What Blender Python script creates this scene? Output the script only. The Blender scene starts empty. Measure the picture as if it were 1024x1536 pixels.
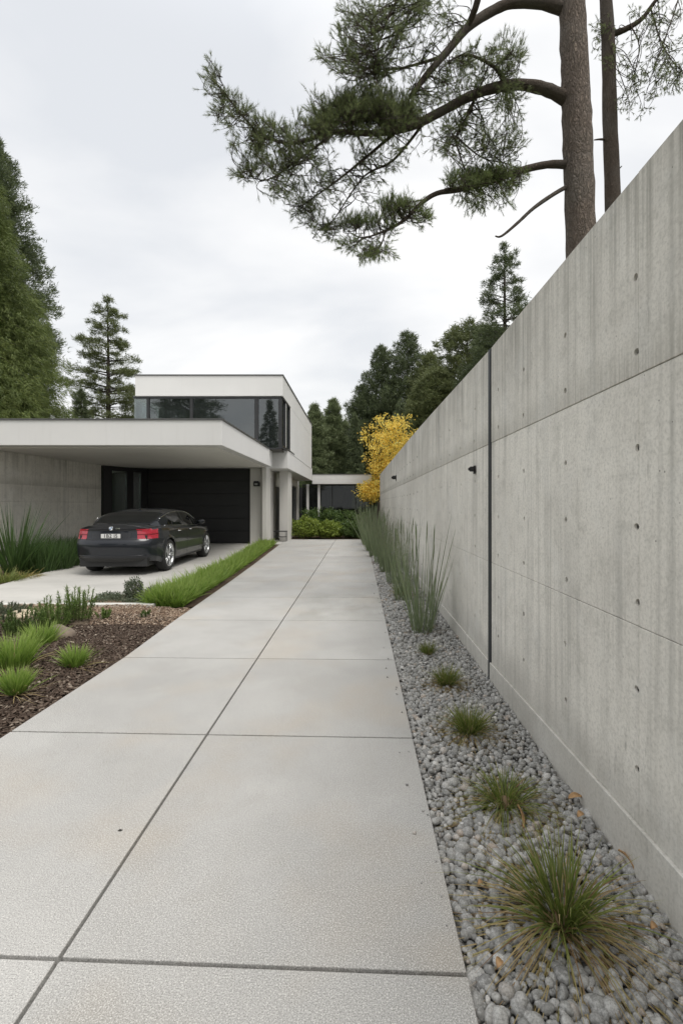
import bpy, bmesh, math, random
import numpy as np
from mathutils import Vector, Matrix, Quaternion
R = math.radians
PI = math.pi
scene = bpy.context.scene
COL = scene.collection
rng = np.random.default_rng(11)
random.seed(5)
CX, CY, F, H = 538.0, 757.0, 720.0, 1.5      # calibration of the view, camera height in metres

def P(px, py, d):
    "world point that appears at photo pixel px,py when d metres ahead"
    return Vector(((px - CX) / F * d, d, H - (py - CY) / F * d))
def G(px, py, z=0.0):
    "ground point under photo pixel"
    d = F * (H - z) / (py - CY)
    return Vector(((px - CX) / F * d, d, z))

# ---------------------------------------------------------------- objects
def link(o, parent=None):
    COL.objects.link(o)
    if parent is not None:
        o.parent = parent
    return o
def tag(o, label=None, cat=None, group=None, kind=None):
    if label: o['label'] = label
    if cat: o['category'] = cat
    if group: o['group'] = group
    if kind: o['kind'] = kind
    return o
def empty(name, loc=(0, 0, 0), rz=0.0, label=None, cat=None, group=None):
    o = bpy.data.objects.new(name, None)
    o.empty_display_size = 0.1
    link(o); o.location = loc; o.rotation_euler = (0, 0, rz)
    return tag(o, label, cat, group)
def bulk(name, V, Fc, mats, parent=None, mi=None, smooth=False, attrs=None):
    "numpy mesh: V (n,3), Fc (m,k)"
    V = np.asarray(V, dtype=np.float32).reshape(-1, 3)
    Fc = np.asarray(Fc, dtype=np.int32)
    m, k = Fc.shape
    me = bpy.data.meshes.new(name)
    me.vertices.add(len(V)); me.vertices.foreach_set('co', V.ravel())
    me.loops.add(m * k); me.loops.foreach_set('vertex_index', Fc.ravel())
    me.polygons.add(m)
    me.polygons.foreach_set('loop_start', np.arange(0, m * k, k, dtype=np.int32))
    me.polygons.foreach_set('loop_total', np.full(m, k, dtype=np.int32))
    if smooth: me.polygons.foreach_set('use_smooth', np.ones(m, dtype=bool))
    if not isinstance(mats, (list, tuple)): mats = [mats]
    for x in mats: me.materials.append(x)
    if mi is not None: me.polygons.foreach_set('material_index', np.asarray(mi, dtype=np.int32))
    if attrs:
        for an, av in attrs.items():
            a = me.attributes.new(an, 'FLOAT', 'POINT')
            a.data.foreach_set('value', np.asarray(av, dtype=np.float32))
    me.update(calc_edges=True)
    o = bpy.data.objects.new(name, me)
    return link(o, parent)

class MB:
    "collects boxes, prisms and tubes into one mesh"
    def __init__(s): s.v = []; s.f = []; s.m = []; s.sm = []
    def add(s, vs, fs, mi=0, sm=False, mat=None):
        b = len(s.v)
        for p in vs:
            p = Vector(p)
            if mat is not None: p = mat @ p
            s.v.append(tuple(p))
        for f in fs:
            s.f.append(tuple(b + i for i in f)); s.m.append(mi); s.sm.append(sm)
        return s
    def box(s, a, b, mi=0, mat=None):
        x0, y0, z0 = (min(a[i], b[i]) for i in range(3)); x1, y1, z1 = (max(a[i], b[i]) for i in range(3))
        vs = [(x0,y0,z0),(x1,y0,z0),(x1,y1,z0),(x0,y1,z0),(x0,y0,z1),(x1,y0,z1),(x1,y1,z1),(x0,y1,z1)]
        fs = [(0,3,2,1),(4,5,6,7),(0,1,5,4),(1,2,6,5),(2,3,7,6),(3,0,4,7)]
        return s.add(vs, fs, mi, False, mat)
    def hexa(s, bot, top, mi=0):
        "bot and top: equal loops (ccw seen from above)"
        n = len(bot)
        fs = [tuple(reversed(range(n))), tuple(range(n, 2 * n))]
        for i in range(n):
            j = (i + 1) % n
            fs.append((i, j, n + j, n + i))
        return s.add(list(bot) + list(top), fs, mi)
    def tube(s, pts, rad, n=6, mi=0, cap=True, sm=True):
        pts = [Vector(p) for p in pts]
        if not isinstance(rad, (list, tuple, np.ndarray)): rad = [rad] * len(pts)
        t0 = (pts[1] - pts[0]).normalized()
        u = t0.cross(Vector((0, 0, 1)))
        if u.length < 1e-3: u = t0.cross(Vector((1, 0, 0)))
        u.normalize()
        vs = []; fs = []
        for i, p in enumerate(pts):
            t = (pts[min(i + 1, len(pts) - 1)] - pts[max(i - 1, 0)]).normalized()
            u = (u - t * u.dot(t))
            if u.length < 1e-6: u = t.orthogonal()
            u.normalize(); w = t.cross(u)
            for k in range(n):
                a = 2 * PI * k / n
                vs.append(p + (u * math.cos(a) + w * math.sin(a)) * rad[i])
        for i in range(len(pts) - 1):
            for k in range(n):
                j = (k + 1) % n
                fs.append((i*n+k, i*n+j, (i+1)*n+j, (i+1)*n+k))
        if cap:
            fs.append(tuple(reversed(range(n)))); e = (len(pts) - 1) * n
            fs.append(tuple(range(e, e + n)))
        return s.add(vs, fs, mi, sm)
    def cyl(s, a, b, r, n=24, mi=0, r2=None, sm=True):
        return s.tube([a, b], [r, r if r2 is None else r2], n, mi, True, sm)
    def lathe(s, prof, axis='x', n=32, mi=0, c=(0,0,0), sm=True):
        "prof: list of (axial, radius)"
        vs = []; fs = []
        for (h, r) in prof:
            for k in range(n):
                a = 2 * PI * k / n
                if axis == 'x': vs.append((c[0] + h, c[1] + r * math.cos(a), c[2] + r * math.sin(a)))
                else: vs.append((c[0] + r * math.cos(a), c[1] + r * math.sin(a), c[2] + h))
        for i in range(len(prof) - 1):
            for k in range(n):
                j = (k + 1) % n
                fs.append((i*n+k, i*n+j, (i+1)*n+j, (i+1)*n+k))
        return s.add(vs, fs, mi, sm)
    def build(s, name, mats, parent=None, bevel=0, segs=2):
        me = bpy.data.meshes.new(name)
        me.from_pydata(s.v, [], s.f)
        if not isinstance(mats, (list, tuple)): mats = [mats]
        for x in mats: me.materials.append(x)
        me.polygons.foreach_set('material_index', s.m)
        me.polygons.foreach_set('use_smooth', s.sm)
        me.update()
        o = bpy.data.objects.new(name, me); link(o, parent)
        if bevel:
            b = o.modifiers.new('bevel', 'BEVEL'); b.width = bevel; b.segments = segs
            b.limit_method = 'ANGLE'; b.angle_limit = R(40)
        return o

# ---------------------------------------------------------------- materials
class NT:
    def __init__(s, name):
        s.m = bpy.data.materials.new(name); s.m.use_nodes = True
        s.t = s.m.node_tree; s.n = s.t.nodes; s.l = s.t.links
        s.b = s.n['Principled BSDF']
        s.out = s.n['Material Output']
    def node(s, ty, **kw):
        x = s.n.new(ty)
        for k, v in kw.items():
            if hasattr(x, k) and k not in ('Scale',): setattr(x, k, v)
        return x
    def val(s, v):
        return v
    def put(s, sock, v):
        if hasattr(v, 'is_output') or isinstance(v, bpy.types.NodeSocket): s.l.new(v, sock)
        else:
            if isinstance(v, (tuple, list)) and len(v) == 3 and sock.type == 'RGBA': v = (*v, 1)
            sock.default_value = v
    def coord(s, scale=(1,1,1), kind='Object', rot=(0,0,0), loc=(0,0,0)):
        tc = s.n.new('ShaderNodeTexCoord'); mp = s.n.new('ShaderNodeMapping')
        s.l.new(tc.outputs[kind], mp.inputs[0]); mp.inputs['Scale'].default_value = scale
        mp.inputs['Rotation'].default_value = rot; mp.inputs['Location'].default_value = loc
        return mp.outputs[0]
    def noise(s, vec, scale=5, detail=3, rough=.55, dist=0):
        x = s.n.new('ShaderNodeTexNoise'); s.l.new(vec, x.inputs['Vector'])
        x.inputs['Scale'].default_value = scale; x.inputs['Detail'].default_value = detail
        x.inputs['Roughness'].default_value = rough; x.inputs['Distortion'].default_value = dist
        return x.outputs['Fac']
    def voro(s, vec, scale=5, feature='F1', out='Distance', rnd=1):
        x = s.n.new('ShaderNodeTexVoronoi'); x.feature = feature; s.l.new(vec, x.inputs['Vector'])
        x.inputs['Scale'].default_value = scale; x.inputs['Randomness'].default_value = rnd
        return x.outputs[out]
    def ramp(s, fac, stops, interp='LINEAR'):
        x = s.n.new('ShaderNodeValToRGB'); s.put(x.inputs[0], fac); cr = x.color_ramp; cr.interpolation = interp
        while len(cr.elements) < len(stops): cr.elements.new(.5)
        for e, (p, c) in zip(cr.elements, stops):
            e.position = p
            e.color = (c, c, c, 1) if isinstance(c, (int, float)) else (*c, 1)
        return x.outputs[0]
    def mix(s, fac, a, b, mode='MIX'):
        x = s.n.new('ShaderNodeMix'); x.data_type = 'RGBA'; x.blend_type = mode
        s.put(x.inputs[0], fac); s.put(x.inputs[6], a); s.put(x.inputs[7], b)
        return x.outputs[2]
    def math(s, op, a, b=0.0, c=None):
        x = s.n.new('ShaderNodeMath'); x.operation = op
        s.put(x.inputs[0], a); s.put(x.inputs[1], b)
        if c is not None: s.put(x.inputs[2], c)
        return x.outputs[0]
    def mapr(s, v, a, b, c=0.0, d=1.0, smooth=False):
        x = s.n.new('ShaderNodeMapRange'); s.put(x.inputs[0], v)
        if smooth: x.interpolation_type = 'SMOOTHSTEP'
        for i, q in zip((1, 2, 3, 4), (a, b, c, d)): x.inputs[i].default_value = q
        return x.outputs[0]
    def bump(s, h, strength=.3, dist=.01, prev=None):
        x = s.n.new('ShaderNodeBump'); x.inputs['Strength'].default_value = strength
        x.inputs['Distance'].default_value = dist; s.l.new(h, x.inputs['Height'])
        if prev is not None: s.l.new(prev, x.inputs['Normal'])
        return x.outputs[0]
    def island(s):
        return s.n.new('ShaderNodeNewGeometry').outputs['Random Per Island']
    def attr(s, name):
        x = s.n.new('ShaderNodeAttribute'); x.attribute_name = name; return x.outputs['Fac']
    def fin(s, col=None, rough=None, normal=None, metal=None, spec=None):
        if col is not None: s.put(s.b.inputs['Base Color'], col)
        if rough is not None: s.put(s.b.inputs['Roughness'], rough)
        if normal is not None: s.put(s.b.inputs['Normal'], normal)
        if metal is not None: s.put(s.b.inputs['Metallic'], metal)
        if spec is not None: s.put(s.b.inputs['Specular IOR Level'], spec)
        return s.m

def simple(name, col, rough=.6, metal=0, var=.12, sc=6, bump=0.0, spec=.5):
    t = NT(name); c = t.coord()
    n = t.noise(c, sc, 4)
    k = t.mapr(n, .3, .7, 1 - var, 1 + var)
    cc = t.mix(1.0, col, t.ramp(k, [(0, 0.0), (1, 1.0)]) if False else k, 'MULTIPLY')
    nb = t.bump(t.noise(c, sc * 18, 3), bump, .004) if bump else None
    return t.fin(cc, rough, nb, metal, spec)

def m_drive():
    t = NT('exposed_concrete_paving'); c = t.coord()
    big = t.noise(c, .9, 4, .6); mid = t.noise(c, 5, 5, .65)
    col = t.mix(t.mapr(big, .35, .65), (.43, .422, .402), (.33, .324, .307))
    col = t.mix(t.mapr(t.noise(t.coord(loc=(3, 8, 0)), 1.1, 3), .50, .66, 0, .6), col, (.385, .34, .28))
    col = t.mix(t.mapr(mid, .3, .7, 0, .28), col, (.34, .34, .33))
    col = t.mix(1.0, col, t.mapr(t.island(), 0, 1, .90, 1.06), 'MULTIPLY')
    col = t.mix(t.mapr(t.noise(t.coord(loc=(9, 2, 0)), 2.4, 5, .7), .56, .66, 0, .35), col, (.30, .29, .265))
    col = t.mix(t.mapr(t.noise(t.coord(scale=(1, .35, 1), loc=(5, 5, 0)), 1.3, 5, .65), .52, .68, 0, .35), col, (.34, .325, .295))
    # damp weathered patch half way along
    sp = t.n.new('ShaderNodeSeparateXYZ'); t.l.new(c, sp.inputs[0])
    f = t.math('MULTIPLY', t.mapr(sp.outputs[1], 5.9, 6.6, 0, 1, True), t.mapr(sp.outputs[1], 8.6, 7.6, 0, 1, True))
    f = t.math('MULTIPLY', f, t.mapr(sp.outputs[0], -1.1, -.7, 0, 1, True))
    f = t.math('MULTIPLY', f, t.mapr(t.noise(t.coord(scale=(1, .7, 1)), 2.2, 4), .42, .6, 0, .6))
    col = t.mix(f, col, (.25, .25, .22))
    fine = t.noise(c, 230, 3, .8)
    col = t.mix(t.mapr(fine, .50, .60, 0, .7), col, (.12, .115, .105))
    col = t.mix(t.mapr(t.noise(t.coord(loc=(1, 1, 1)), 190, 3, .8), .53, .62, 0, .6), col, (.76, .74, .70))
    pit = t.voro(c, 55); col = t.mix(t.mapr(pit, .05, .10, .45, 0), col, (.14, .13, .12))
    nb = t.bump(fine, .10, .002); nb = t.bump(mid, .15, .006, nb)
    return t.fin(col, .85, nb, spec=.35)

def m_wall(name='board_cast_concrete', ztop=3.0, tone=1.0):
    t = NT(name); c = t.coord()
    sp = t.n.new('ShaderNodeSeparateXYZ'); t.l.new(c, sp.inputs[0]); z = sp.outputs[2]
    big = t.noise(t.coord(scale=(1, .6, .8)), .9, 4, .6)
    A = tuple(v * tone for v in (.81, .785, .72)); B = tuple(v * tone for v in (.64, .615, .56))
    col = t.mix(t.mapr(big, .35, .65), A, B)
    st1 = t.noise(t.coord(scale=(1, 9, .22)), 1.6, 5, .65)
    col = t.mix(t.math('MULTIPLY', t.mapr(st1, .48, .64, 0, .45), t.mapr(t.noise(t.coord(loc=(0, 5, 1)), .8, 3), .42, .6, .15, 1)), col, tuple(v * tone for v in (.30, .295, .27)))
    st2 = t.noise(t.coord(scale=(1, 34, .35), loc=(0, 4, 2)), 1.5, 4, .7)
    # water stains hang from the coping and thin out downwards, as run marks do
    runl = t.mapr(t.noise(t.coord(scale=(1, 3.5, .05), loc=(0, 9, 0)), 1.5, 4, .6), .3, .7, .25, 1.5)
    top = t.math('SUBTRACT', z, t.math('SUBTRACT', ztop, runl))
    g = t.math('MULTIPLY', t.mapr(top, 0, .9, 0, 1, True), t.mapr(t.noise(t.coord(scale=(1, 1.3, .5), loc=(0, 1, 6)), 1.2, 4, .6), .36, .6, .35, 1))
    col = t.mix(t.math('MULTIPLY', g, t.mapr(st2, .40, .62, .1, .85)), col, tuple(v * tone for v in (.185, .18, .155)))
    # dirt above the two pour joints
    for zj in (2.035,):
        b = t.math('MULTIPLY', t.mapr(z, zj - .01, zj + .004, 0, 1), t.mapr(z, zj + .24, zj, 0, 1, True))
        col = t.mix(t.math('MULTIPLY', b, t.mapr(st2, .35, .65, .15, .6)), col, tuple(v * tone for v in (.25, .24, .2)))
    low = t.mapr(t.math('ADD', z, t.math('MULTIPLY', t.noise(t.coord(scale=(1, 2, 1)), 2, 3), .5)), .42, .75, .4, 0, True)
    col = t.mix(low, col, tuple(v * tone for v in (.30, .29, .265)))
    # pale lime bloom and blue-grey patches
    col = t.mix(t.mapr(t.noise(t.coord(loc=(7, 0, 0)), 2.3, 4, .6), .52, .7, 0, .35), col, tuple(v * tone for v in (.74, .735, .70)))
    scr = t.noise(t.coord(scale=(1, 30, 5), loc=(2, 0, 5)), 1.2, 6, .8)
    scm = t.mapr(t.noise(t.coord(loc=(0, 3, 3)), 1.5, 3), .45, .62, 0, 1)
    col = t.mix(t.math('MULTIPLY', scm, t.mapr(scr, .57, .68, 0, .6)), col, (.13, .125, .115))
    fine = t.noise(c, 60, 4, .7)
    col = t.mix(t.mapr(fine, .45, .7, 0, .42), col, tuple(v * tone for v in (.30, .29, .26)))
    col = t.mix(t.mapr(t.noise(t.coord(loc=(4, 4, 0)), 7, 6, .75), .5, .68, 0, .4), col, tuple(v * tone for v in (.36, .35, .31)))
    pit = t.voro(c, 16); pm = t.mapr(t.noise(c, 3, 2), .5, .6, 0, 1)
    pf = t.math('MULTIPLY', t.mapr(pit, .05, .08, .8, 0), pm)
    col = t.mix(pf, col, (.12, .115, .10))
    nb = t.bump(fine, .35, .004); nb = t.bump(t.noise(t.coord(scale=(1, 5, .5)), 2, 3), .35, .012, nb)
    return t.fin(col, .8, nb, spec=.35)

def m_floor():
    t = NT('smooth_carport_concrete'); c = t.coord()
    big = t.noise(c, .7, 5, .6)
    col = t.mix(t.mapr(big, .35, .65), (.50, .485, .45), (.41, .40, .37))
    col = t.mix(t.mapr(t.noise(t.coord(scale=(.6, 2, 1)), 1.6, 4), .5, .7, 0, .4), col, (.34, .33, .31))
    col = t.mix(t.mapr(t.noise(c, 90, 3, .7), .5, .7, 0, .3), col, (.25, .25, .24))
    return t.fin(col, .62, t.bump(t.noise(c, 60, 3), .12, .004), spec=.4)

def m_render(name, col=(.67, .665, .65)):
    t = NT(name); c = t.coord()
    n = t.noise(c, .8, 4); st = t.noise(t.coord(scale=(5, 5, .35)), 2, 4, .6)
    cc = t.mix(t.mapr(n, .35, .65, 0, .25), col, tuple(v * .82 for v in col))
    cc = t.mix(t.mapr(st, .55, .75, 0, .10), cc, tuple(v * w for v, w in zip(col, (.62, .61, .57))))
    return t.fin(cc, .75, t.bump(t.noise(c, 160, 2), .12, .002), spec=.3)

def m_glass(name, refl=.16, trans=.25, tint=(.03, .035, .035), tcol=(.55, .6, .58)):
    t = NT(name); n = t.n
    t.n.remove(t.b)
    gl = n.new('ShaderNodeBsdfGlossy'); gl.inputs['Roughness'].default_value = .015; gl.inputs['Color'].default_value = (.95, .98, 1, 1)
    tr = n.new('ShaderNodeBsdfTransparent'); tr.inputs['Color'].default_value = (*tcol, 1)
    df = n.new('ShaderNodeBsdfDiffuse'); df.inputs['Color'].default_value = (*tint, 1)
    c = t.coord(); nb = t.bump(t.noise(c, .5, 1), .02, .05); t.l.new(nb, gl.inputs['Normal'])
    m1 = n.new('ShaderNodeMixShader'); m1.inputs[0].default_value = trans
    t.l.new(df.outputs[0], m1.inputs[1]); t.l.new(tr.outputs[0], m1.inputs[2])
    lw = n.new('ShaderNodeLayerWeight'); lw.inputs['Blend'].default_value = .35
    f = t.mapr(lw.outputs['Facing'], 0, 1, refl, .95)
    f2 = t.math('MAXIMUM', f, t.math('MULTIPLY', lw.outputs['Fresnel'], 1.0))
    f3 = t.mapr(lw.outputs['Facing'], .1, 1, refl, .9)
    m2 = n.new('ShaderNodeMixShader'); t.l.new(f3, m2.inputs[0])
    t.l.new(m1.outputs[0], m2.inputs[1]); t.l.new(gl.outputs[0], m2.inputs[2])
    t.l.new(m2.outputs[0], t.out.inputs[0])
    return t.m

def m_leaf(name, cols, trans=.3, rough=.55, clump=1.2, clumpamt=.35, tipcol=None, obj_rand=False):
    "cols: 2-4 colours spread over the leaves at random; clump: metres-scale hue variation of the growth"
    t = NT(name)
    k = len(cols); r = t.island()
    col = t.ramp(r, [(i / max(1, k - 1), c) for i, c in enumerate(cols)])
    n = t.noise(t.coord(), clump, 3, .6)
    col = t.mix(t.mapr(n, .35, .65, 0, clumpamt), col, tuple(v * .55 for v in cols[0]))
    if tipcol is not None:
        col = t.mix(t.mapr(t.attr('v'), .55, 1.0, 0, .75), col, tipcol)
    t.put(t.b.inputs['Base Color'], col); t.b.inputs['Roughness'].default_value = rough
    t.b.inputs['Specular IOR Level'].default_value = .35
    tl = t.n.new('ShaderNodeBsdfTranslucent'); t.l.new(col, tl.inputs[0])
    mx = t.n.new('ShaderNodeMixShader'); mx.inputs[0].default_value = trans
    t.l.new(t.b.outputs[0], mx.inputs[1]); t.l.new(tl.outputs[0], mx.inputs[2])
    t.l.new(mx.outputs[0], t.out.inputs[0])
    return t.m

def m_bark(name, a, b, sc=14):
    t = NT(name); c = t.coord(scale=(1, 1, .3))
    n = t.noise(c, sc * 2, 5, .7)
    nw = t.n.new('ShaderNodeTexNoise'); t.l.new(c, nw.inputs['Vector']); nw.inputs['Scale'].default_value = sc * .9; nw.inputs['Detail'].default_value = 4
    va = t.n.new('ShaderNodeVectorMath'); va.operation = 'MULTIPLY_ADD'; t.l.new(nw.outputs['Color'], va.inputs[0]); va.inputs[1].default_value = (1.6 / sc,) * 3; t.l.new(c, va.inputs[2])
    v = t.voro(va.outputs[0], sc * 1.5, 'DISTANCE_TO_EDGE'); v2 = t.voro(va.outputs[0], sc * 3.4, 'DISTANCE_TO_EDGE')
    f = t.math('MULTIPLY', t.mapr(v, 0, .2, .25, 1), t.mapr(v2, 0, .16, .5, 1))
    col = t.mix(f, tuple(x * .35 for x in b), a)
    col = t.mix(t.mapr(n, .35, .65), col, b)
    col = t.mix(t.mapr(t.noise(t.coord(), 1.4, 3), .45, .65, 0, .5), col, (.20, .185, .165))
    nb = t.bump(f, .9, .03); nb = t.bump(n, .7, .012, nb)
    return t.fin(col, .9, nb, spec=.2)

def m_stone():
    t = NT('river_pebble'); r = t.island()
    col = t.ramp(r, [(0, (.20, .197, .188)), (.25, (.32, .315, .30)), (.5, (.235, .23, .215)), (.7, (.46, .45, .425)), (.85, (.33, .32, .30)), (.92, (.40, .32, .25)), (.955, (.66, .65, .62)), (1, (.20, .19, .175))])
    c = t.coord(); n = t.noise(c, 160, 4, .7)
    col = t.mix(t.mapr(n, .4, .65, 0, .7), col, (.13, .13, .125))
    col = t.mix(t.mapr(t.noise(t.coord(loc=(3, 3, 3)), 70, 3, .7), .48, .66, 0, .55), col, (.52, .52, .50))
    return t.fin(col, .75, t.bump(n, .35, .002), spec=.35)

def m_mulch():
    t = NT('bark_mulch'); r = t.island()
    col = t.ramp(r, [(0, (.040, .027, .019)), (.3, (.080, .056, .042)), (.6, (.055, .040, .030)), (.85, (.125, .092, .070)), (.96, (.20, .165, .13)), (1, (.3, .25, .2))])
    return t.fin(col, .9, spec=.2)

def m_soil(name='dark_soil', a=(.05, .034, .025), b=(.10, .07, .05), sc=40):
    t = NT(name); c = t.coord()
    n = t.noise(c, sc, 6, .75)
    col = t.mix(t.mapr(n, .35, .65), a, b)
    col = t.mix(t.mapr(t.noise(c, 1.3, 3), .45, .65, 0, .4), col, tuple(v * 1.5 for v in b))
    return t.fin(col, .95, t.bump(n, .8, .02), spec=.15)

def m_gravel():
    t = NT('grey_gravel'); c = t.coord()
    v = t.n.new('ShaderNodeTexVoronoi'); t.l.new(c, v.inputs['Vector']); v.inputs['Scale'].default_value = 34
    col = t.ramp(t.math('FRACT', t.math('MULTIPLY', v.outputs['Color'], 3.1)), [(0, (.19, .185, .175)), (.5, (.36, .35, .33)), (1, (.54, .53, .50))])
    col = t.mix(t.mapr(v.outputs['Distance'], .2, .62, 0, .85), col, (.06, .058, .052))
    return t.fin(col, .85, t.bump(t.mapr(v.outputs['Distance'], 0, .6, 1, 0), .8, .02), spec=.3)

MAT = {}
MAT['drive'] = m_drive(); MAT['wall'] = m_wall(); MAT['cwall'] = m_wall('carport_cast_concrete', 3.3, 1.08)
MAT['floor'] = m_floor(); MAT['white'] = m_render('white_render'); MAT['soffit'] = m_render('soffit_render', (.74, .72, .68))
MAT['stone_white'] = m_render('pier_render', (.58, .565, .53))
MAT['trim'] = simple('dark_metal_trim', (.12, .12, .118), .45, .3)
MAT['joint'] = simple('expansion_joint_metal', (.05, .055, .06), .5, .4)
MAT['gdoor'] = simple('charcoal_door_panel', (.012, .012, .013), .45, 0, .2, 2)
MAT['frame'] = simple('anthracite_frame', (.028, .029, .03), .4, .2)
MAT['hole'] = simple('dark_tie_hole', (.03, .028, .024), .9)
MAT['jdark'] = simple('joint_filler', (.02, .019, .015), .95, 0, .5, 20)
MAT['curb'] = simple('pale_kerb_concrete', (.55, .54, .50), .8, 0, .15, 9, .2)
MAT['glass'] = m_glass('dark_reflective_glass', .13, .55)
MAT['clear'] = m_glass('clear_corner_glass', .14, .8, (.05, .06, .06), (.75, .82, .8))
MAT['mirror'] = m_glass('street_reflecting_glass', .38, .7, (.03, .04, .035), (.7, .8, .72))
MAT['pool'] = m_glass('ground_floor_glass', .03, .8, (.02, .02, .02), (.6, .63, .6))
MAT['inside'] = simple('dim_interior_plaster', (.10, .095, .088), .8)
MAT['black'] = simple('matt_black', (.015, .015, .015), .6)
MAT['lampglass'] = simple('lamp_lens', (.25, .25, .24), .2)
MAT['stone'] = m_stone(); MAT['mulch'] = m_mulch(); MAT['soil'] = m_soil()
MAT['sand'] = m_soil('tan_gravelly_soil', (.22, .15, .105), (.34, .25, .18), 60)
MAT['gravel'] = m_gravel()
MAT['field'] = m_soil('rough_grass_ground', (.035, .05, .018), (.09, .10, .045), 6)
MAT['pinebark'] = m_bark('pine_bark', (.27, .215, .175), (.15, .12, .10), 14)
MAT['branchbark'] = m_bark('branch_bark', (.20, .155, .125), (.12, .095, .075), 40)
MAT['darkbark'] = m_bark('dark_bark', (.10, .08, .065), (.06, .048, .04), 10)
MAT['needle'] = m_leaf('pine_needles', [(.12, .15, .065), (.19, .23, .09), (.10, .125, .062), (.29, .32, .13)], .5, .5, 1.2, .2)
MAT['needle_b'] = m_leaf('bright_pine_needles', [(.16, .21, .08), (.24, .29, .10), (.12, .16, .075)], .45, .5, 1.5, .15)
MAT['conifer'] = m_leaf('conifer_foliage', [(.10, .13, .065), (.17, .205, .095), (.075, .10, .055), (.14, .17, .065)], .25, .6, .35, .4)
MAT['conifer_g'] = m_leaf('green_conifer_foliage', [(.085, .12, .035), (.15, .195, .05), (.20, .235, .07), (.075, .11, .035)], .3, .6, .5, .5)
MAT['conifer_o'] = m_leaf('olive_conifer_foliage', [(.13, .155, .065), (.19, .215, .085), (.10, .125, .055)], .3, .6, .5, .3)
MAT['poplar'] = m_leaf('grey_green_leaves', [(.17, .21, .10), (.25, .29, .15), (.13, .17, .085)], .35, .6, .5, .3)
MAT['yellow'] = m_leaf('yellow_autumn_leaves', [(.80, .58, .08), (.90, .76, .20), (.72, .44, .06), (.74, .72, .22)], .45, .5, 1.2, .12)
MAT['gblade'] = m_leaf('green_grass_blades', [(.12, .17, .035), (.19, .23, .05), (.10, .13, .035)], .35, .5, 8, .2, (.33, .30, .11))
MAT['gblade2'] = m_leaf('vivid_grass_blades', [(.18, .30, .05), (.27, .40, .07), (.13, .23, .04)], .4, .5, 3, .25, (.36, .44, .13))
MAT['dgrass'] = m_leaf('deep_green_blades', [(.05, .10, .028), (.085, .15, .04), (.05, .08, .028)], .3, .5, 3, .25)
MAT['dryblade'] = m_leaf('dry_grass_blades', [(.36, .27, .13), (.48, .39, .19), (.22, .13, .075), (.42, .38, .14)], .3, .7, 8, .2)
MAT['reed'] = m_leaf('grey_green_reed', [(.19, .245, .13), (.27, .32, .18), (.14, .18, .10)], .3, .55, 4, .2, (.14, .13, .10))
MAT['reedbase'] = m_leaf('reed_litter', [(.16, .10, .06), (.25, .18, .10), (.12, .07, .05)], .2, .8, 8, .2)
MAT['shrub'] = m_leaf('shrub_leaves', [(.07, .12, .03), (.12, .18, .045), (.05, .09, .03)], .3, .5, 3, .3)
MAT['shrub_y'] = m_leaf('lime_shrub_leaves', [(.19, .26, .04), (.28, .34, .06), (.12, .18, .035)], .35, .5, 3, .3)
MAT['greyshrub'] = m_leaf('grey_shrub_leaves', [(.11, .135, .085), (.16, .19, .12), (.08, .10, .065)], .3, .6, 5, .3)
MAT['goldtuft'] = m_leaf('golden_blades', [(.30, .24, .08), (.22, .22, .06), (.36, .26, .1)], .3, .6, 5, .2)
MAT['stem'] = simple('woody_stem', (.10, .075, .05), .8)
MAT['leaf_or'] = simple('fallen_orange_leaf', (.40, .24, .11), .6, 0, .3, 60)
MAT['boulder'] = simple('brown_boulder', (.17, .135, .105), .85, 0, .35, 9, .6)

# ---------------------------------------------------------------- world, sun, camera
SUN_EL, SUN_AZ = 60.0, 138.0        # azimuth clockwise from +Y
w = bpy.data.worlds.new('World'); scene.world = w; w.use_nodes = True
nt = w.node_tree; nn = nt.nodes; ll = nt.links
bg = nn['Background']
sky = nn.new('ShaderNodeTexSky'); sky.sky_type = 'NISHITA'; sky.sun_disc = False
sky.sun_elevation = R(SUN_EL); sky.sun_rotation = R(SUN_AZ); sky.air_density = 1.5; sky.dust_density = 4
tc = nn.new('ShaderNodeTexCoord'); sp = nn.new('ShaderNodeSeparateXYZ'); ll.new(tc.outputs['Generated'], sp.inputs[0])
def wmath(op, a, b=0.0):
    x = nn.new('ShaderNodeMath'); x.operation = op
    for i, v in enumerate((a, b)):
        if isinstance(v, (int, float)): x.inputs[i].default_value = v
        else: ll.new(v, x.inputs[i])
    return x.outputs[0]
# clouds on a plane overhead: direction / (z + .25)
zz = wmath('ADD', wmath('MAXIMUM', sp.outputs[2], 0.0), .28)
cb = nn.new('ShaderNodeCombineXYZ'); ll.new(wmath('DIVIDE', sp.outputs[0], zz), cb.inputs[0]); ll.new(wmath('DIVIDE', sp.outputs[1], zz), cb.inputs[1])
mp = nn.new('ShaderNodeMapping'); mp.inputs['Scale'].default_value = (1.0, 1.5, 1); mp.inputs['Rotation'].default_value = (0, 0, R(25)); mp.inputs['Location'].default_value = (1.7, .4, 0)
ll.new(cb.outputs[0], mp.inputs[0])
n1 = nn.new('ShaderNodeTexNoise'); ll.new(mp.outputs[0], n1.inputs['Vector']); n1.inputs['Scale'].default_value = 1.15; n1.inputs['Detail'].default_value = 6; n1.inputs['Roughness'].default_value = .48; n1.inputs['Distortion'].default_value = .3
cr = nn.new('ShaderNodeValToRGB'); ll.new(n1.outputs['Fac'], cr.inputs[0])
cr.color_ramp.elements[0].position = .36; cr.color_ramp.elements[0].color = (.74, .757, .785, 1)
cr.color_ramp.elements[1].position = .60; cr.color_ramp.elements[1].color = (1.0, .99, .975, 1)
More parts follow.
